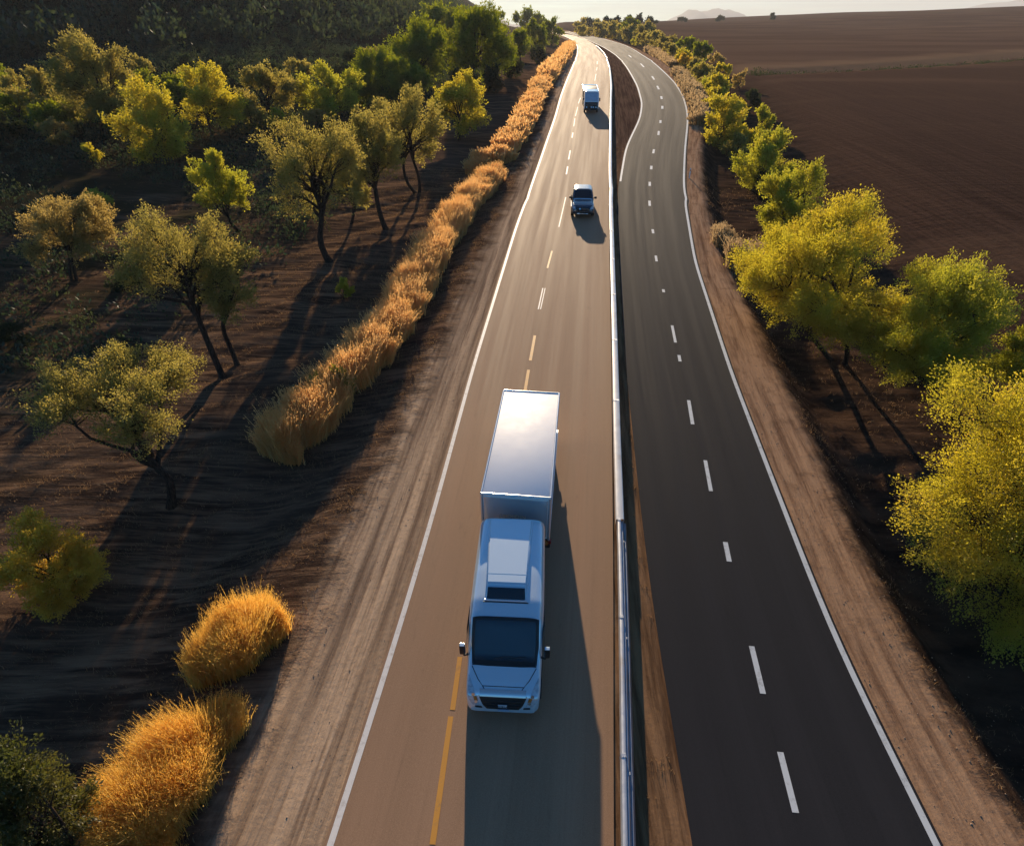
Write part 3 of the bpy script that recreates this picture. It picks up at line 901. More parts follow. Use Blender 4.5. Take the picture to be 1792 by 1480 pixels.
grass_thing('dry_grass_strip', 'gold dry grass strip higher up the bank along the far bend', 'grass strip', [(1184, 122), (1160, 104), (1136, 90)], 5.0, 1.6, 6000, 'tan', 14, G_D, wpx=2.0)


def scatter(name, n, box, mat, size, kind, accept, seed, lp=8, leaf=.5):
    """uncountable low growth: leaf clumps on the terrain"""
    rng = np.random.default_rng(seed)
    x = rng.uniform(box[0], box[1], n); y = rng.uniform(box[2], box[3], n)
    k = accept(x, y, rng); x, y = x[k], y[k]
    z = terrain(x, y); n = len(x)
    s = size * rng.uniform(.45, 1.25, n)
    i = np.repeat(np.arange(n), lp); m = len(i)
    d = unit(rng.normal(0, 1, (m, 3)) * np.array([1, 1, .8]) + np.array([0, 0, .35])); d[:, 2] = np.abs(d[:, 2])
    lob = 1 + .3 * np.sin(d[:, 0] * 5 + i) + .25 * np.sin(d[:, 1] * 6 + i * 1.7)
    P = np.stack([x, y, z], 1)[i] + d * (s[i] * rng.uniform(.6, 1, m) ** .5 * lob)[:, None]
    L = leaf * s[i] * rng.uniform(.5, 1.2, m)
    V, Q = leaves(P, d * .5 + np.array([0, 0, .6]), L, L * .6, rng)
    lv = np.repeat(np.clip(rng.uniform(0, 1, n)[i] * .7 + rng.uniform(0, .3, m), 0, 1), 4)
    return obj(name, arr_mesh(name, V, Q, False, {'leafv': lv}), mat, kind='stuff')


def hillside(x, y, rng):
    dl = ex(S_L, y) - x
    far = ss(70, 300, y)
    return (dl > 34) & ((far * ss(25, 215, dl)) > .05) & (x < 20) & (rng.uniform(0, 1, len(x)) < .9)


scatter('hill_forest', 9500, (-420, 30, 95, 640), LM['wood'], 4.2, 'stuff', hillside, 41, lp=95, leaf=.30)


def undergrowth(x, y, rng):
    dl = ex(S_L, y) - x
    return (dl > 17) & (fbm(x * .09, y * .09, 77) > .47 - .35 * ss(45, 90, y)) & (y / np.maximum(1, -x) > .35)


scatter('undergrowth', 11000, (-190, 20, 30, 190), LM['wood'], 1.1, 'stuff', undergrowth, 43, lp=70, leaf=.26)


def grasses(name, n, box, accept, mat, seed, hmax, wd):
    rng = np.random.default_rng(seed)
    x = rng.uniform(box[0], box[1], n); y = rng.uniform(box[2], box[3], n)
    k = accept(x, y, rng); x, y = x[k], y[k]
    i = np.repeat(np.arange(len(x)), 7); m = len(i)
    x, y = x[i] + rng.normal(0, .10, m), y[i] + rng.normal(0, .10, m)
    P = np.stack([x, y, terrain(x, y) - .02], 1)
    h = hmax * rng.uniform(.3, 1, m)
    V, Q, _ = blades(P, h, wd * rng.uniform(.6, 1.4, m), rng.normal(0, .55, (m, 2)) * h[:, None], rng)
    return obj(name, arr_mesh(name, V, Q, False, {'leafv': np.repeat(rng.uniform(0, 1, m), 6)}), mat, kind='stuff')


def left_bank(x, y, rng):
    dl = ex(S_L, y) - x
    a = x * math.cos(SA) + y * math.sin(SA); c = -x * math.sin(SA) + y * math.cos(SA)
    return (dl > .2) & (rng.uniform(.25, .75, len(x)) < fbm(a * .16, c * 1.1, 66) * (1 - .55 * ss(0, 40, dl)))


def right_gully(x, y, rng):
    dr = x - ex(S_R, y)
    return (dr > .3) & (dr < 14) & (rng.uniform(.3, .8, len(x)) < fbm(x * .4, y * .4, 69))


grasses('dry_grass', 90000, (-48, 22, 3, 75), left_bank, GM['dry'], 44, .15, .018)
grasses('dry_grass', 16000, (5, 45, 5, 70), right_gully, GM['dry'], 45, .16, .018)


def field_hedge(x, y, rng):
    return (x > HD[0][0]) & (np.abs(y - hedge_line(x)) < .6 + 2.6 * fbm(x * .05, x * 0, 5, 3) ** 2)


scatter('field_hedge', 60000, (30, 420, min(HD[0][1], HD[1][1]) - 30, max(HD[0][1], HD[1][1]) * 1.5), LM['dark'], 1.2, 'stuff', field_hedge, 47, lp=60, leaf=.3)

# the thicket below the hill and the bush row on the far curve
G_T = 'bushy trees of the thicket below the hill'
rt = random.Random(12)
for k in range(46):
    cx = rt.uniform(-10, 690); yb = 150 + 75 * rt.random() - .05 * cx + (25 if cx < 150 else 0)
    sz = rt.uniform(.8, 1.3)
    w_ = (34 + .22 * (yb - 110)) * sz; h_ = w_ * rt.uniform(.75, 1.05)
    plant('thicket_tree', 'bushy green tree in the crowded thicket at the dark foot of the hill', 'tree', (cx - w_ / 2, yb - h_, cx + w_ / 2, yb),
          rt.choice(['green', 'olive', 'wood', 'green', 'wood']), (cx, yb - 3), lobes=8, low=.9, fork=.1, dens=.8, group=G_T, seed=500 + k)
G_C = 'yellow green bushes filling the row along the far road curve'
for cx, yb, w_ in ((1130, 84, 26), (1150, 96, 24), (1168, 106, 26), (1196, 122, 30), (1226, 150, 34), (1244, 176, 36), (1254, 204, 34), (1288, 214, 34), (1296, 262, 40), (1310, 300, 44),
                   (1352, 352, 50), (1100, 78, 26), (1076, 72, 24), (1048, 66, 24), (1016, 62, 22), (1264, 140, 26), (1330, 260, 30), (1400, 425, 52), (1212, 138, 30), (1236, 164, 32), (1248, 190, 34), (1240, 214, 34), (1270, 236, 38), (1284, 282, 40),
                   (1180, 114, 28), (1140, 88, 28), (1120, 80, 26), (1088, 74, 26), (1062, 69, 24), (1316, 322, 44), (1346, 322, 40), (1376, 386, 46)):
    plant('curve_bush', 'yellow green bush filling the row along the far road curve', 'bush', (cx - w_ / 2, yb - w_ * 1.0, cx + w_ * .62, yb),
          rt.choice(['lime', 'olive', 'yellow', 'olive']), (cx, yb - 3), lobes=7, low=.9, fork=.1, group=G_C, seed=700 + int(cx))


def stones(name, n, accept, box, seed, size):
    rng = np.random.default_rng(seed)
    x = rng.uniform(box[0], box[1], n); y = rng.uniform(box[2], box[3], n)
    k = accept(x, y, rng); x, y = x[k], y[k]; n = len(x)
    s = size * rng.uniform(.3, 1, n) ** 2
    o = np.array([[1, 0, 0], [-1, 0, 0], [0, 1, 0], [0, -1, 0], [0, 0, .7], [0, 0, -.7]])
    V = np.stack([x, y, terrain(x, y) + s * .2], 1)[:, None] + o[None] * s[:, None, None] * rng.uniform(.6, 1.3, (n, 6, 1)) + rng.normal(0, .15, (n, 6, 3)) * s[:, None, None]
    f = np.array([[0, 2, 4], [2, 1, 4], [1, 3, 4], [3, 0, 4], [2, 0, 5], [1, 2, 5], [3, 1, 5], [0, 3, 5]])
    Q = (f[None] + (np.arange(n) * 6)[:, None, None]).reshape(-1, 3)
    return obj(name, arr_mesh(name, V, Q), pmat('stone', (.42, .30, .21), .95, var=.3, scale=2, spec=.1), kind='stuff')


stones('gravel', 20000, lambda x, y, g: ((ex(S_L, y) - x < 2.5) & (x < ex(E_LL, y) - .1) & (g.uniform(0, 1, len(x)) < .35)) | ((x > ex(E_RR, y) + .1) & (x - ex(S_R, y) < 3)),
       (-16, 22, 4, 60), 51, .03)


def median_strip(x, y, rng):
    return (x > ex(E_LR, y) + .55) & (x < ex(E_RL, y) - .05) & (rng.uniform(.3, .75, len(x)) < fbm(x * .8, y * .25, 71))


grasses('dry_grass', 9000, (0, 14, 4, 120), median_strip, GM['dry'], 46, .16, .018)
# ================================================================ VEHICLES
PAINT_SILVER = pmat('silver_paint_sky_tint', (.66, .80, .90), .20, .40, .8, var=.02, scale=.8, rv=.03)  # silver paint, the blue sky reflection mixed into its base colour
PAINT_WHITE = pmat('white_box_panel', (.92, .92, .92), .62, 0, 0, var=.02, scale=.7, spec=.7, rv=.05)
ALU = pmat('aluminium', (.70, .72, .74), .24, .7, var=.04, scale=.8, rv=.04)
GLASS = pmat('dark_glass', (.005, .014, .022), .06, 0, .5, var=.2, scale=1.0, spec=.6, rv=.05)
BLACK = pmat('black_plastic', (.012, .012, .013), .45, var=.2)
RUBBER = pmat('rubber', (.016, .015, .015), .85, var=.2, dirt=(.07, .05, .035))
CHROME = pmat('chrome', (.75, .76, .78), .12, 1.0, var=.03)
LAMP = pmat('lamp_glass', (.62, .67, .72), .06, .35, .9, var=.3, scale=9)
AMBER = pmat('amber_lens', (.55, .17, .03), .2, 0, .5, var=.2)
RED = pmat('red_lens', (.32, .012, .01), .25, 0, .5, var=.2)
PLATE = pmat('plate', (.55, .58, .62), .4, var=.1)
PLATE_B = pmat('plate_blue', (.32, .45, .62), .4, var=.1)
INK = pmat('ink', (.02, .022, .03), .6, var=.1)
BEAM = pmat('beam_steel_sky_tint', (.36, .42, .50), .35, .75, var=.12, scale=1.5, dirt=(.25, .22, .19))  # steel with the bluish sky reflection put into its colour
LETTER = pmat('letter_gold', (.75, .55, .33), .35, .3, var=.1)
NAVY = pmat('navy_paint', (.060, .078, .11), .2, .35, .8, var=.08, scale=1.0)
ROOF_GLARE = pmat('roof_sun_glare', (.62, .60, .55), .25, .2, .5, var=.05)  # sun glare on the pickup roof, painted as a pale panel colour
WHITEP = pmat('white_cab_paint', (.78, .79, .80), .25, .1, .5, var=.05)
TARP = pmat('grey_tarpaulin', (.06, .066, .072), .55, var=.2, scale=2.0)


class Loft:
    """a vehicle body: y runs from the front (0) to the rear; station = (y, top, half width, bottom)"""
    def __init__(s, st, n=4.5, sig=.035, mid=.55):
        st = np.array(st); L = st[-1, 0]
        s.y = np.linspace(0, L, 900); s.n, s.mid, s.L = n, mid, L
        k = max(1, int(sig / (L / 900) * 2.5)); ker = np.exp(-.5 * (np.arange(-k, k + 1) / (k / 2.5)) ** 2); ker /= ker.sum()

        def sm(a): return np.convolve(np.concatenate([np.full(k, a[0]), a, np.full(k, a[-1])]), ker, 'valid')
        s.t, s.w, s.b = (sm(np.interp(s.y, st[:, 0], st[:, i])) for i in (1, 2, 3))

    def at(s, y): return tuple(np.interp(y, s.y, a) for a in (s.t, s.w, s.b))

    def top(s, x, y):
        t, w, b = s.at(y)
        zm = b + (t - b) * s.mid
        u = np.clip(np.abs(np.asarray(x) / w), 0, 1)
        return zm + (t - zm) * (1 - u ** s.n) ** (1 / s.n)

    def front(s, x, z):
        yy = s.y[s.y < s.L * .6]
        zz = np.maximum.accumulate(np.where(np.abs(x) < np.interp(yy, s.y, s.w), s.top(x, yy), -1))
        return float(np.interp(z, zz + np.arange(len(zz)) * 1e-7, yy))

    def mesh(s, K=48):
        ys = np.unique(np.concatenate([np.linspace(0, .5, 22), np.linspace(.5, min(2.6, s.L * .6), 26), np.linspace(min(2.6, s.L * .6), s.L, 26)]))
        V = []
        for y in ys:
            t, w, b = s.at(y); zm = b + (t - b) * s.mid
            a = np.arange(K) / K * 2 * math.pi
            ca, sa = np.cos(a), np.sin(a)
            nn = np.where(sa >= 0, s.n, 9.0)
            V.append(np.stack([w * np.sign(ca) * np.abs(ca) ** (2 / nn), np.full(K, y), zm + np.where(sa >= 0, t - zm, zm - b) * np.sign(sa) * np.abs(sa) ** (2 / nn)], 1))
        m = len(ys); i = np.arange(m - 1)[:, None] * K; j = np.arange(K)[None]; j2 = (j + 1) % K
        Q = np.stack([i + j, i + K + j, i + K + j2, i + j2], -1).reshape(-1, 4)
        mb = MB()
        bm = mb.bm
        vs = [bm.verts.new(p) for p in np.concatenate(V)]
        for q in Q: bm.faces.new([vs[k] for k in q])
        bm.faces.new(vs[:K]); bm.faces.new(vs[-K:][::-1])
        bmesh.ops.recalc_face_normals(bm, faces=bm.faces[:])
        return mb

    def patch_top(s, mb, left, right, nx=16, ny=14, off=.012):
        """left / right: matching lists of (x, y) seen from above"""
        l, r = np.array(left, float), np.array(right, float)
        rows = []
        for v in np.linspace(0, 1, ny):
            k = v * (len(l) - 1); i = min(int(k), len(l) - 2); f = k - i
            a, b = l[i] * (1 - f) + l[i + 1] * f, r[i] * (1 - f) + r[i + 1] * f
            row = []
            for u in np.linspace(0, 1, nx):
                p = a * (1 - u) + b * u
                z = float(s.top(p[0], p[1])); e = .004
                nrm = Vector((-(float(s.top(p[0] + e, p[1])) - float(s.top(p[0] - e, p[1]))) / (2 * e), -(float(s.top(p[0], p[1] + e)) - float(s.top(p[0], p[1] - e))) / (2 * e), 1)).normalized()
                row.append(Vector((p[0], p[1], z)) + nrm * off)
            rows.append(row)
        mb.grid(rows)
        return mb

    def patch_front(s, mb, left, right, nx=12, ny=8, off=.014):
        """left / right: matching lists of (x, z) seen from the front"""
        l, r = np.array(left, float), np.array(right, float)
        rows = []
        for v in np.linspace(0, 1, ny):
            k = v * (len(l) - 1); i = min(int(k), len(l) - 2); f = k - i
            a, b = l[i] * (1 - f) + l[i + 1] * f, r[i] * (1 - f) + r[i + 1] * f
            row = []
            for u in np.linspace(0, 1, nx):
                p = a * (1 - u) + b * u
                y = s.front(p[0], p[1])
                row.append(Vector((p[0] * 1.006, y - off, p[1] + off * .55)))
            rows.append(row)
        mb.grid(rows)
        return mb


def mirrored(pts): return [(-x, y) for x, y in pts]


def solid(mb, th=.012):
    """gives a trim patch its real thickness"""
    bm = mb.bm
    bmesh.ops.recalc_face_normals(bm, faces=bm.faces[:])
    c = sum((f.normal.z - f.normal.y for f in bm.faces))
    if c < 0: bmesh.ops.reverse_faces(bm, faces=bm.faces[:])
    bmesh.ops.solidify(bm, geom=bm.faces[:], thickness=th)
    bmesh.ops.recalc_face_normals(bm, faces=bm.faces[:])
    return mb


def wheel(parent, x, y, r, w, M=None):
    s = 1 if x > 0 else -1
    mb = MB().lathe([(r * .62, -w / 2), (r * .93, -w / 2), (r, -w * .36), (r, w * .36), (r * .93, w / 2), (r * .62, w / 2)], (x, y, r))
    t = mb.build('wheel', RUBBER, parent, M, True)
    MB().lathe([(r * .60, -w * .46), (r * .62, w * .46 * s * 0 + w * .40), (r * .5, w * .44), (r * .3, w * .30), (r * .12, w * .46)], (x, y, r)).build('rim', ALU, t, M, True)
    return t


def text_mesh(body, size, depth_=.004):
    cu = bpy.data.curves.new('lettering', 'FONT'); cu.body = body; cu.size = size; cu.extrude = depth_; cu.align_x = 'CENTER'; cu.align_y = 'CENTER'
    o = bpy.data.objects.new('lettering', cu); C.objects.link(o)
    bpy.context.view_layer.update()
    me = bpy.data.meshes.new_from_object(o.evaluated_get(bpy.context.evaluated_depsgraph_get()))
    bpy.data.objects.remove(o); bpy.data.curves.remove(cu)
    return me


def lettering(body, size, M, mat, parent, name='lettering'):
    me = text_mesh(body, size); me.transform(M); me.materials.clear()
    return obj(name, me, mat, parent)


def face_front(x, y, z, tilt=0.0):
    return Matrix.Translation((x, y, z)) @ Matrix.Rotation(math.pi / 2 - tilt, 4, 'X')


def vehicle_root(name, label, cat, px, py, yaw, group=None):
    p = hit(px, py)
    slope = math.atan((base(p[1] + 3) - base(p[1] - 3)) / 6)
    o = empty(name, (p[0], p[1], p[2] + .03), (slope, 0, -yaw))
    tag(o, label, cat, group)
    return o


# ---------------------------------------------------------------- the big lorry
lorry = vehicle_root('lorry', 'large lorry with a shining silver cab and a long white cargo box', 'lorry', 880, 1256, rad(3.0))
CWD = 1.05
cab = Loft([(y, t_, w_ * CWD, z_) for y, t_, w_, z_ in ((0, .62, .84, .32), (.05, .84, .94, .30), (.14, 1.0, .99, .28), (.30, 1.08, 1.01, .28), (.45, 1.17, 1.02, .30), (.88, 1.36, 1.03, .32), (1.02, 1.44, 1.035, .34), (1.66, 2.20, 1.05, .36),
            (1.78, 2.30, 1.06, .36), (2.3, 2.42, 1.075, .36), (3.3, 2.46, 1.08, .38), (5.55, 2.46, 1.075, .42), (5.62, 2.42, 1.06, .45))], n=6.0)
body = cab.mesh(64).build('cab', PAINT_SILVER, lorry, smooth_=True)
ws = solid(cab.patch_top(MB(), [(-.86, .93), (-.885, 1.3), (-.87, 1.70)], [(.86, .93), (.885, 1.3), (.87, 1.70)], 26, 22, .012))
wsp = ws.build('windscreen', GLASS, lorry, smooth_=True)
fr = MB()
cab.patch_top(fr, [(-.93, .84), (-.98, 1.3), (-.97, 1.775)], [(-.86, .93), (-.885, 1.3), (-.87, 1.70)], 4, 16, .010)
cab.patch_top(fr, [(.86, .93), (.885, 1.3), (.87, 1.70)], [(.93, .84), (.98, 1.3), (.97, 1.775)], 4, 16, .010)
cab.patch_top(fr, [(-.93, .82), (-.86, .935)], [(0, .76), (0, .935)], 12, 4, .010); cab.patch_top(fr, [(0, .76), (0, .935)], [(.93, .82), (.86, .935)], 12, 4, .010)
cab.patch_top(fr, [(-.87, 1.695), (-.97, 1.775)], [(.87, 1.695), (.97, 1.775)], 20, 4, .010)
solid(fr, .01).build('windscreen_seal', BLACK, wsp, smooth_=True)
wp = MB()
for x0, x1 in ((-.32, .22), (.10, .62)):
    wp.tube([(x0, .955, float(cab.top(x0, .955)) + .035), ((x0 + x1) / 2, 1.0, float(cab.top(0, 1.0)) + .035), (x1, 1.02, float(cab.top(x1, 1.02)) + .03)], .011, 6)
wp.build('wiper', BLACK, wsp)
# bonnet panel with shut lines
hd = cab.patch_top(MB(), [(-.60, .325), (-.70, .46), (-.90, .79)], [(.60, .325), (.70, .46), (.90, .79)], 22, 16, .012)
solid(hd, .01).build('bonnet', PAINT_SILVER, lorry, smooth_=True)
sh = MB()
for s in (-1, 1):
    sh.tube([(s * x, y, float(cab.top(s * x, y)) + .004) for x, y in ((.50, .20), (.575, .30), (.625, .36), (.735, .47), (.85, .66), (.93, .80))], .011, 6)
sh.tube([(x, .315 + .0 * abs(x), float(cab.top(x, .315)) + .002) for x in np.linspace(-.60, .60, 12)], .012, 6)
sh.build('shut_line', BLACK, lorry)
# front: garnish bar, grille, lamps, plates
bar = cab.patch_front(MB(), [(-.66, .93), (-.65, 1.01), (-.66, 1.06)], [(.66, .93), (.65, 1.01), (.66, 1.06)], 20, 8, .022)
solid(bar, .02).build('front_garnish', ALU, lorry, smooth_=True)
gr = cab.patch_front(MB(), [(-.45, .47), (-.57, .68), (-.68, .95)], [(.45, .47), (.57, .68), (.68, .95)], 20, 10, .014)
grille = solid(gr, .01).build('grille', BLACK, lorry, smooth_=True)
sl_ = MB()
for z in (.62, .72, .82):
    w_ = .44 + (z - .6) * .4
    sl_.tube([(x, cab.front(x, z) - .022, z + .01) for x in np.linspace(-w_, w_, 14)], .012, 6)
sl_.build('slat', INK, grille)
pl = MB()
yp = cab.front(.0, .70)
pl.box(-.13, .13, yp - .075, yp - .045, .645, .765, .008); plate = pl.build('number_plate', PLATE, lorry)
lettering('IDIBILA', .10, face_front(0, yp - .078, .703), INK, plate)
pb = MB(); yb = cab.front(0.03, .47)
pb.box(-.13, .19, yb - .05, yb - .02, .42, .50, .006); plate2 = pb.build('bumper_plate', PLATE_B, lorry)
lettering('AZIODIOL', .06, face_front(.03, yb - .053, .458), PLATE, plate2)
for s in (-1, 1):
    A = [(s * .66, .64), (s * .72, .84), (s * .82, 1.04), (s * .93, 1.14)]
    Bq = [(s * .86, .66), (s * .98, .84), (s * 1.015, 1.04), (s * 1.005, 1.17)]
    if s < 0: A, Bq = Bq, A
    hl = solid(cab.patch_front(MB(), A, Bq, 10, 12, .016), .014).build('headlight', LAMP, lorry, smooth_=True)
    am = cab.patch_front(MB(), [(s * .70, .80), (s * .74, .92)][::1], [(s * .80, .80), (s * .84, .93)], 5, 5, .022)
    solid(am, .008).build('indicator', AMBER, hl)
    for q, (xx, zz, rr) in enumerate(((.76, .77, .045), (.84, .96, .05))):
        yl = cab.front(s * xx, zz)
        MB().tube([(s * xx, yl - .018, zz + .008), (s * xx, yl - .030, zz + .014)], rr, 14).build('bulb_reflector', CHROME, hl)
    fl_ = cab.patch_front(MB(), [(s * .58, .50), (s * .60, .58)], [(s * .78, .52), (s * .78, .60)], 6, 4, .014)
    solid(fl_, .008).build('fog_lamp', BLACK, lorry)
    # door mirrors on bent arms
    a = MB().tube([(s * 1.06, 1.08, 1.42), (s * 1.18, 1.04, 1.42), (s * 1.22, 1.06, 1.52)], [.035, .03, .03], 8)
    mr_ = MB().box(s * 1.22 - .085, s * 1.22 + .085, .99, 1.11, 1.50, 1.90, .035, 3)
    mir = mr_.build('mirror', BLACK, lorry, smooth_=True)
    a.build('mirror_arm', BLACK, mir, smooth_=True)
    MB().box(s * 1.22 - .065, s * 1.22 + .065, 1.108, 1.116, 1.54, 1.86, .004).build('mirror_glass', CHROME, mir)
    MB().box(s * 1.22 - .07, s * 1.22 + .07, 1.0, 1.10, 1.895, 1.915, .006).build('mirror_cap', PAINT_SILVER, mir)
    # side window and door
    dw = MB()
    xx = lambda z: s * (1.072 * CWD + .014)
    dw.grid([[Vector((xx(0), y, z)) for y in np.linspace(1.25 + .28 * (1 - (1.95 - z) / .5), 2.35, 6)] for z in np.linspace(1.45, 1.98, 5)])
    solid(dw, .008).build('side_window', GLASS, lorry)
    MB().tube([(s * 1.102, 1.16, 1.38), (s * 1.106, 1.16, .62), (s * 1.13, 2.45, .60), (s * 1.13, 2.45, 2.0)], .008, 6).build('door_seam', BLACK, lorry)
    MB().box(min(s * 1.12, s * 1.15), max(s * 1.12, s * 1.15), 2.18, 2.36, 1.28, 1.32, .008).build('door_handle', BLACK, lorry)
    MB().box(min(s * .80, s * 1.09), max(s * .80, s * 1.09), 2.2, 5.3, .38, .72, .03).build('side_skirt', BLACK, lorry)
    wheel(lorry, s * .97, .95, .40, .27)
    MB().lathe([(.47, -.02), (.50, -.02), (.50, .03), (.47, .03)], (s * 1.07, .95, .42)).build('wheel_arch', BLACK, lorry, smooth_=True)
# roof: raised sleeper panel with a dark skylight
rf = MB()
t = bmesh.new()
zt = lambda x, y: float(cab.top(x, y))
pts_lo = [(-.66, 2.30), (.60, 2.30), (.72, 5.45), (-.80, 5.45)]
lo = [t.verts.new((x, y, zt(x, y) - .02)) for x, y in pts_lo]
hi = [t.verts.new((x, y, z)) for (x, y), z in zip([(-.64, 2.66), (.575, 2.66), (.68, 5.42), (-.76, 5.42)], (2.70, 2.70, 2.62, 2.62))]
t.faces.new(hi)
for k in range(4): t.faces.new((lo[k], lo[(k + 1) % 4], hi[(k + 1) % 4], hi[k]))
bmesh.ops.recalc_face_normals(t, faces=t.faces[:])
bmesh.ops.bevel(t, geom=[e for e in t.edges if e.verts[0].co.z > 2.55 or e.verts[1].co.z > 2.55], offset=.045, segments=3, affect='EDGES')
rf._add(t)
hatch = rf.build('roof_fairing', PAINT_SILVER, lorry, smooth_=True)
sk = MB().grid([[Vector((x * (1 - .03 * v), 2.285 + .245 * v, zt(0, 2.30) + .035 + .205 * v)) for x in np.linspace(-.60, .54, 8)] for v in np.linspace(0, 1, 4)])
solid(sk, .03).build('skylight', GLASS, hatch)
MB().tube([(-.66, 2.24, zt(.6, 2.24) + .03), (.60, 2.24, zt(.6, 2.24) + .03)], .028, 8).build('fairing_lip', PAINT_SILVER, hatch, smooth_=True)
MB().tube([(-.70, 2.20, zt(.6, 2.2) + .008), (.64, 2.20, zt(.6, 2.2) + .008)], .016, 8).build('drip_rail', BLACK, hatch)
MB().tube([(-.63, 3.02, 2.688), (.575, 3.02, 2.688)], .010, 6).build('panel_seam', ALU, hatch)
# cargo box, turned about the coupling
HM = Matrix.Translation((0, 5.9, 0)) @ Matrix.Rotation(rad(-3.2), 4, 'Z') @ Matrix.Translation((0, -5.9, 0)) @ Matrix.Translation((.06, 0, 0))
B0, B1, BW, BT = 6.15, 12.75, 1.22, 3.02
box = MB().box(-BW + .03, BW - .03, B0 + .03, B1, .98, BT - .02, .02).build('cargo_box', PAINT_WHITE, lorry, HM, True)
fpn = MB().box(-BW + .10, BW - .10, B0 - .012, B0 + .04, 1.10, BT - .14, .01)
fp = fpn.build('front_panel', ALU, box, HM)
ed = MB()
for s in (-1, 1):
    ed.tube([(s * (BW - .02), B0 + .02, BT - .03), (s * (BW - .02), B1, BT - .03)], .045, 10)
    ed.tube([(s * (BW - .03), B0 + .02, BT - .03), (s * (BW - .03), B0 + .02, .98)], .05, 10)
    ed.box(s * BW - .02, s * BW + .02, B0, B1, .93, 1.05, .01)
ed.tube([(-BW + .02, B0 + .02, BT - .03), (BW - .02, B0 + .02, BT - .03)], .05, 10)
ed.tube([(-BW + .02, B1, BT - .03), (BW - .02, B1, BT - .03)], .04, 10)
ed.build('corner_trim', ALU, box, HM, True)
lettering('LIIIDIIDIN', .22, HM @ face_front(-.10, B0 - .02, 2.02), LETTER, box)
MB().box(-.45, .45, 5.2, B1 - .1, .62, .95, .03).build('chassis', BLACK, lorry, HM)
for s in (-1, 1):
    for y in (10.2, 11.4): wheel(lorry, s * 1.02, y, .46, .32, HM)
    MB().box(min(s * .55, s * 1.14), max(s * .55, s * 1.14), 7.2, 9.3, .50, .90, .05).build('fuel_tank', ALU, lorry, HM)
    MB().box(min(s * 1.18, s * 1.30), max(s * 1.18, s * 1.30), B0 - .03, B0 + .10, .78, .94, .02).build('marker_lamp', RED, lorry, HM)
    MB().box(min(s * 1.04, s * 1.18), max(s * 1.04, s * 1.18), B0 - .04, B0 + .08, .72, .86, .02).build('marker_lamp', AMBER, lorry, HM)
    MB().box(min(s * 1.0, s * 1.26), max(s * 1.0, s * 1.26), B0 + .12, B0 + .2, .42, .92, .01).build('mudflap', BLACK, lorry, HM)
    MB().box(min(s * .8, s * 1.1), max(s * .8, s * 1.1), B1 + .0, B1 + .04, .80, .95, .01).build('tail_lamp', RED, lorry, HM)

# ---------------------------------------------------------------- the dark pickup
car = vehicle_root('pickup_truck', 'dark blue pickup with a pale sunlit roof following the large silver lorry', 'pickup', 1019, 383, rad(4.5))
cb = Loft([(0, .72, .84, .42), (.06, .92, .93, .38), (.22, 1.06, .97, .36), (.7, 1.14, .985, .34), (1.45, 1.20, .99, .34), (1.62, 1.25, .985, .34), (2.25, 1.80, .90, .34), (2.45, 1.87, .88, .34),
           (3.7, 1.88, .88, .34), (3.95, 1.80, .90, .34), (4.2, 1.20, .98, .34), (5.3, 1.18, .98, .36), (5.4, 1.05, .96, .42)], n=5, mid=.5)
cb.mesh(56).build('body', NAVY, car, smooth_=True)
solid(cb.patch_top(MB(), [(-.72, 2.42), (-.74, 3.0), (-.72, 3.72)], [(.72, 2.42), (.74, 3.0), (.72, 3.72)], 14, 12, .012)).build('roof', ROOF_GLARE, car, smooth_=True)
cw = solid(cb.patch_top(MB(), [(-.82, 1.64), (-.76, 2.0), (-.72, 2.32)], [(.82, 1.64), (.76, 2.0), (.72, 2.32)], 18, 14, .012)).build('windscreen', GLASS, car, smooth_=True)
MB().tube([(x, 1.57, float(cb.top(x, 1.57)) + .012) for x in np.linspace(-.84, .84, 14)], .03, 8).build('cowl_trim', CHROME, car, smooth_=True)
solid(cb.patch_top(MB(), [(-.74, .30), (-.80, 1.5)], [(.74, .30), (.80, 1.5)], 18, 12, .012)).build('bonnet', NAVY, car, smooth_=True)
cg = solid(cb.patch_front(MB(), [(-.55, .62), (-.62, .92)], [(.55, .62), (.62, .92)], 14, 7, .014)).build('grille', BLACK, car, smooth_=True)
yg = cb.front(0, .82)
MB().tube([(-.26, yg - .02, .82), (-.26, yg - .045, .83)], .06, 16).build('emblem', CHROME, cg)
lettering('LXNNOMEK', .13, face_front(.20, yg - .045, .82), CHROME, cg)
MB().box(-.90, .90, -.12, .06, .40, .58, .05, 3).build('bumper', BLACK, car, smooth_=True)
bb = MB()
bb.box(-.52, -.20, -.18, -.10, .36, .50, .03); bb.box(.30, .48, -.18, -.10, .38, .48, .03)
bb.box(-.20, .30, -.15, -.11, .40, .46, .01)
bb.build('skid_plate', CHROME, car, smooth_=True)
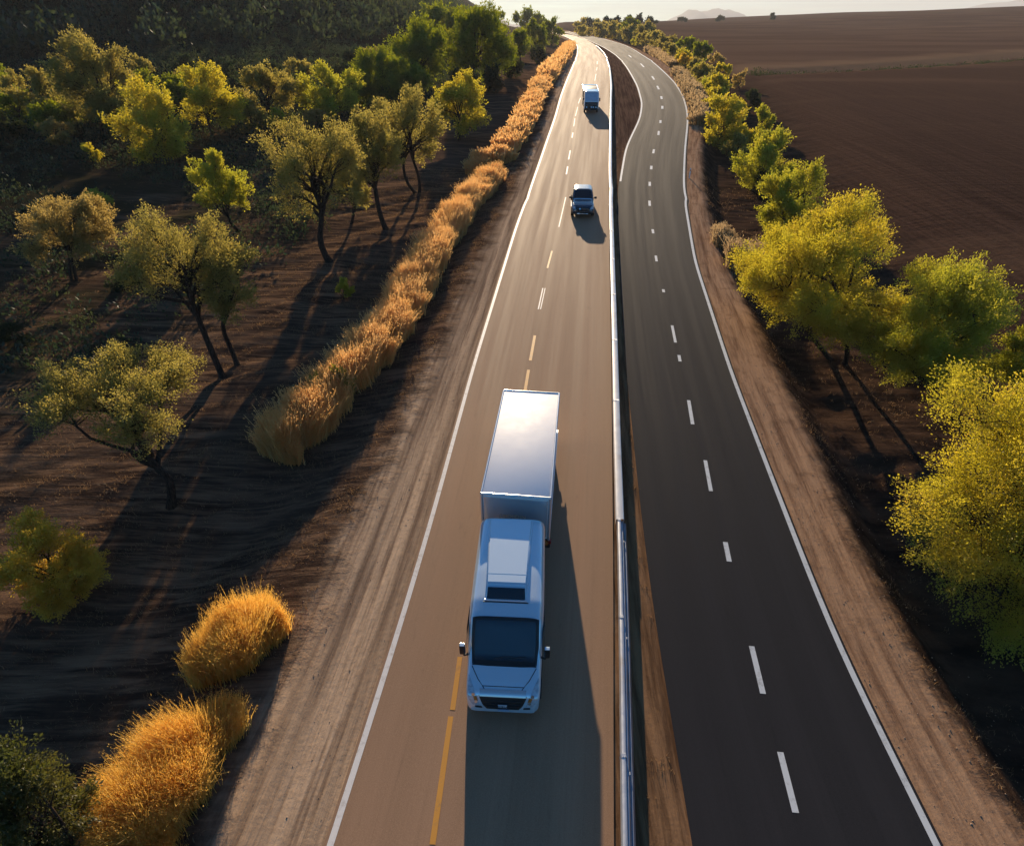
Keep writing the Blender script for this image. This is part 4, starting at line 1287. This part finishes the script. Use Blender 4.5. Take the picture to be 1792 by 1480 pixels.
for s in (-1, 1):
    A = [(s * .64, .80), (s * .68, .98)]; Bq = [(s * .90, .84), (s * .90, 1.02)]
    if s < 0: A, Bq = Bq, A
    solid(cb.patch_front(MB(), A, Bq, 8, 6, .016), .014).build('headlight', LAMP, car, smooth_=True)
    m_ = MB().box(s * 1.12 - .11, s * 1.12 + .11, 1.78, 1.90, 1.18, 1.38, .04, 3).build('mirror', BLACK, car, smooth_=True)
    MB().tube([(s * .95, 1.85, 1.22), (s * 1.04, 1.84, 1.25)], .03, 8).build('mirror_arm', BLACK, m_)
    sw = MB().grid([[Vector((s * (.985 - .10 * v), y, 1.24 + .48 * v)) for y in np.linspace(1.9 + .4 * v, 3.85 - .1 * v, 6)] for v in np.linspace(0, 1, 4)])
    solid(sw, .008).build('side_window', GLASS, car)
    wheel(car, s * .90, .85, .39, .26); wheel(car, s * .90, 4.35, .39, .26)
    MB().box(min(s * .95, s * 1.02), max(s * .95, s * 1.02), 1.4, 3.9, .36, .42, .01).build('side_step', ALU, car)
bd = MB(); bd.box(-.76, .76, 4.25, 5.28, 1.185, 1.20, .005); bd.build('bed_cover', TARP, car)

# ---------------------------------------------------------------- the distant lorry
far = vehicle_root('box_lorry', 'small distant lorry with a white cab roof and a dark covered load', 'lorry', 1034, 199, rad(4.0))
fc = Loft([(0, 1.0, .98, .45), (.05, 1.25, 1.06, .42), (.12, 1.45, 1.12, .42), (.25, 1.6, 1.13, .42), (.70, 2.72, 1.13, .42), (.85, 2.90, 1.12, .42), (2.9, 2.95, 1.12, .45), (3.0, 2.85, 1.10, .5)], n=8, mid=.5)
fc.mesh(56).build('cab', WHITEP, far, smooth_=True)
FGL = pmat('glass_sky_reflection', (.42, .50, .60), .22, .3, .8, var=.1)  # windscreen glass coloured with the pale sky it reflects
solid(fc.patch_top(MB(), [(-.95, .27), (-.93, .74)], [(.95, .27), (.93, .74)], 18, 10, .014)).build('windscreen', FGL, far, smooth_=True)
fg = solid(fc.patch_front(MB(), [(-.98, .62), (-1.0, 1.52)], [(.98, .62), (1.0, 1.52)], 16, 10, .014)).build('grille', BLACK, far, smooth_=True)
for s in (-.72, 0.0, .30, .72):
    yl = fc.front(s, .85)
    MB().tube([(s, yl - .02, .85), (s, yl - .06, .86)], .10, 14).build('headlight', LAMP, far)
MB().box(-1.08, 1.08, -.10, .08, .42, .66, .05, 3).build('bumper', BLACK, far, smooth_=True)
fb = MB().box(-1.16, 1.16, 3.2, 10.2, .95, 2.62, .04).build('cargo_box', TARP, far, smooth_=True)
fe = MB()
fe.box(-1.18, 1.18, 9.5, 10.26, 2.60, 2.68, .02)
fe.box(-1.18, 1.18, 3.14, 3.30, 2.59, 2.67, .02)
for s in (-1, 1): fe.box(s * 1.17 - .05, s * 1.17 + .05, 3.2, 10.2, 2.59, 2.66, .01)
fe.build('roof_frame', WHITEP, fb)
MB().box(-.45, .45, 2.6, 10.0, .55, .95, .03).build('chassis', BLACK, far)
for s in (-1, 1):
    wheel(far, s * .98, 1.2, .45, .3); wheel(far, s * .98, 8.2, .45, .3)
    m_ = MB().box(s * 1.26 - .09, s * 1.26 + .09, .62, .76, 1.55, 2.05, .04, 3).build('mirror', BLACK, far, smooth_=True)
    MB().tube([(s * 1.08, .72, 1.95), (s * 1.24, .70, 1.95)], .03, 8).build('mirror_arm', BLACK, m_)

# ================================================================ GUARDRAIL AND MARKER POST
GALV = pmat('galvanised_steel', (.66, .68, .71), .5, .6, var=.14, scale=1.5, dirt=(.35, .3, .25))
GALW = pmat('white_rail_paint', (.80, .79, .76), .42, .1, .1, var=.08, scale=1.5, dirt=(.5, .42, .34))
RZ = .78
rpts = line([(1096, 1480), (1092, 1200), (1087, 960), (1080, 760), (1075, 560), (1071, 420), (1068, 300), (1069, 172), (1070, 150), (1067, 118), (1058, 93), (1042, 78)])
# the points above were read at rail height: slide them down the rays to the ground
rg = []
for px, py in ((1096, 1480), (1092, 1200), (1087, 960), (1080, 760), (1075, 560), (1071, 420), (1068, 300), (1069, 172), (1070, 150), (1067, 118), (1058, 93), (1042, 78)):
    q = hit(px, py, None, RZ); rg.append(q[:2])
rg = np.array(rg); rg = rg[np.argsort(rg[:, 1])]
s0 = (rg[2] - rg[0]); rg = np.vstack([rg[0] - s0 / s0[1] * 30, rg])
RE = smooth(rg)
rail_root = empty('guardrail', (ex(RE, 9.0), 9.0, base(9.0)))
tag(rail_root, 'long metal guardrail on posts between the tan road and the dark road', 'guardrail')
OFF = Vector(rail_root.location)


def rail_section(y0, y1, mat):
    mb = MB()
    k = max(2, int((y1 - y0) / 1.5) + 1)
    ys = np.linspace(y0, y1, k)
    P = [Vector((float(ex(RE, y)), float(y), float(base(y)) + RZ)) - OFF for y in ys]
    def strip(prof):
        mb.grid([[p + Vector((a, 0, c)) for a, c in prof] for p in P])
    if mat is GALV:
        strip([(-.10, -.30), (-.10, -.04), (-.08, -.01), (-.05, 0), (0, 0), (.03, -.02), (.035, -.10)])
    else:
        strip([(-.15, -.30), (-.15, -.04), (-.13, -.01), (-.10, 0), (.12, 0), (.15, -.02), (.165, -.06), (.17, -.14), (.13, -.19), (.17, -.26), (.14, -.33)])
    o = mb.build('rail', mat, rail_root, smooth_=True)
    if mat is GALV:
        bm_ = MB().grid([[p + Vector((a, 0, c)) for a, c in ((.045, -.10), (.10, -.09), (.14, -.14), (.16, -.22), (.21, -.20), (.26, -.26), (.27, -.36), (.22, -.40))] for p in P])
        bm_.build('beam', BEAM, o, smooth_=True)
    cl = P[-1]
    js = MB()
    js.grid([[cl + Vector((a, q, c)) for a, c in (((-.108, -.26), (-.108, -.03), (-.08, .008), (.02, .008), (.042, -.02), (.044, -.10)) if mat is GALV else ((-.158, -.28), (-.158, -.03), (-.12, .008), (.13, .008), (.165, -.02), (.172, -.12)))] for q in (-.06, .06)])
    for q in (-.05, .05):
        for a in (-.05, .0): js.tube([cl + Vector((a, q * .6, .0)), cl + Vector((a, q * .6, .018))], .011, 8)
    js.build('joint_sleeve', GALV, o)
    return o


yj0 = hit(1088, 908, None, RZ)[1]
cuts = [yj0 - 4.3 * k for k in range(1, 6)][::-1] + [yj0] + [hit(1078, 700, None, RZ)[1]]
y_ = cuts[-1]
while y_ < 300:
    y_ += 6.0 if y_ < 60 else 20.0
    cuts.append(y_)
for a, b in zip(cuts[:-1], cuts[1:]):
    rail_section(a, b, GALV if b <= yj0 + .01 else GALW)
y_ = cuts[0] + .5
while y_ < 120:
    p = Vector((float(ex(RE, y_)) + .10, y_, float(base(y_)))) - OFF
    ps = MB().box(p.x - .05, p.x + .05, p.y - .04, p.y + .04, p.z - .2, p.z + RZ - .12, .006)
    ps.build('post', GALV, rail_root)
    y_ += 4.0 if y_ < 60 else 8.0

mp = hit(1206, 312, terrain)
mk = empty('marker_post', mp); tag(mk, 'small white marker post on the right edge of the dark road', 'marker post')
MB().tube([(0, 0, -.1), (0, 0, .95), (0, 0, 1.0)], [.06, .055, .03], 10).build('post', WHITEP, mk, smooth_=True)
MB().tube([(0, 0, .72), (0, 0, .84)], .06, 10).build('reflector', AMBER, mk)
# ================================================================ LIGHT, SKY, AIR, CAMERA
w = bpy.data.worlds.new('World'); sc.world = w; w.use_nodes = True
nt = w.node_tree; nt.nodes.clear()
sky = nt.nodes.new('ShaderNodeTexSky'); sky.sky_type = 'NISHITA'; sky.sun_disc = False
sky.sun_elevation = SUN_EL; sky.sun_rotation = SUN_AZ
sky.air_density = 0.8; sky.dust_density = 0.25; sky.ozone_density = 3.0
n = N(nt)
dirv = n('TexCoord').outputs['Generated']
ez = n('SeparateXYZ', {0: dirv}).outputs[2]
cool = n('Mix', {0: 1.0}, data_type='RGBA', blend_type='MULTIPLY')
nt.links.new(sky.outputs[0], cool.inputs[6]); cool.inputs[7].default_value = (.42, .92, 1.15, 1)
grey = n('HueSaturation', {'Saturation': .55, 'Value': .30, 'Color': cool.outputs[2]}).outputs[0]
veil = n.rng(ez, .005, .10, .8, 0)                       # thin cloud veil thickest at the horizon
bands = n.noise(n.mapv(dirv, (2.2, 2.2, 60)), 2.4, 6, .6)
sky2 = n.mix(veil, cool.outputs[2], grey)
sky3 = n('HueSaturation', {'Saturation': 1.0, 'Value': n.rng(bands, .3, .7, .72, 1.12), 'Color': sky2}).outputs[0]
bg = nt.nodes.new('ShaderNodeBackground'); bg.inputs[1].default_value = .08
wo = nt.nodes.new('ShaderNodeOutputWorld')
nt.links.new(sky3, bg.inputs[0]); nt.links.new(bg.outputs[0], wo.inputs[0])
sl = bpy.data.lights.new('sun', 'SUN'); sl.energy = 5.0; sl.angle = rad(.5); sl.color = (1, .775, .52)
so = bpy.data.objects.new('sun', sl); C.objects.link(so)
sd = Vector((math.sin(SUN_AZ) * math.cos(SUN_EL), math.cos(SUN_AZ) * math.cos(SUN_EL), math.sin(SUN_EL)))
so.rotation_euler = sd.to_track_quat('Z', 'Y').to_euler()
so.location = sd * 300

HAZE = 0.0001
if HAZE:
    mz, nt2, o2 = newmat('haze'); pv = nt2.nodes.new('ShaderNodeVolumePrincipled')
    pv.inputs['Color'].default_value = (.93, .95, 1, 1); pv.inputs['Density'].default_value = HAZE; pv.inputs['Anisotropy'].default_value = .2
    nt2.links.new(pv.outputs[0], o2.inputs['Volume'])
    MB().box(-9500, 9500, -200, 14500, -140, 330).build('haze', mz, kind='stuff')

cam = bpy.data.cameras.new('camera'); co = bpy.data.objects.new('camera', cam); C.objects.link(co)
cam.sensor_width = 36; cam.lens = 36 * F / 1792; cam.clip_end = 40000; cam.clip_start = .1
co.location = (0, 0, CH); co.rotation_euler = (math.pi / 2 - PIT, 0, 0)
sc.camera = co
sc.view_settings.view_transform = 'Standard'; sc.view_settings.look = 'None'
sc.view_settings.gamma = 1; sc.view_settings.exposure = EXPO = 0.68
sc.cycles.diffuse_bounces = 6
sc.cycles.transmission_bounces = 8
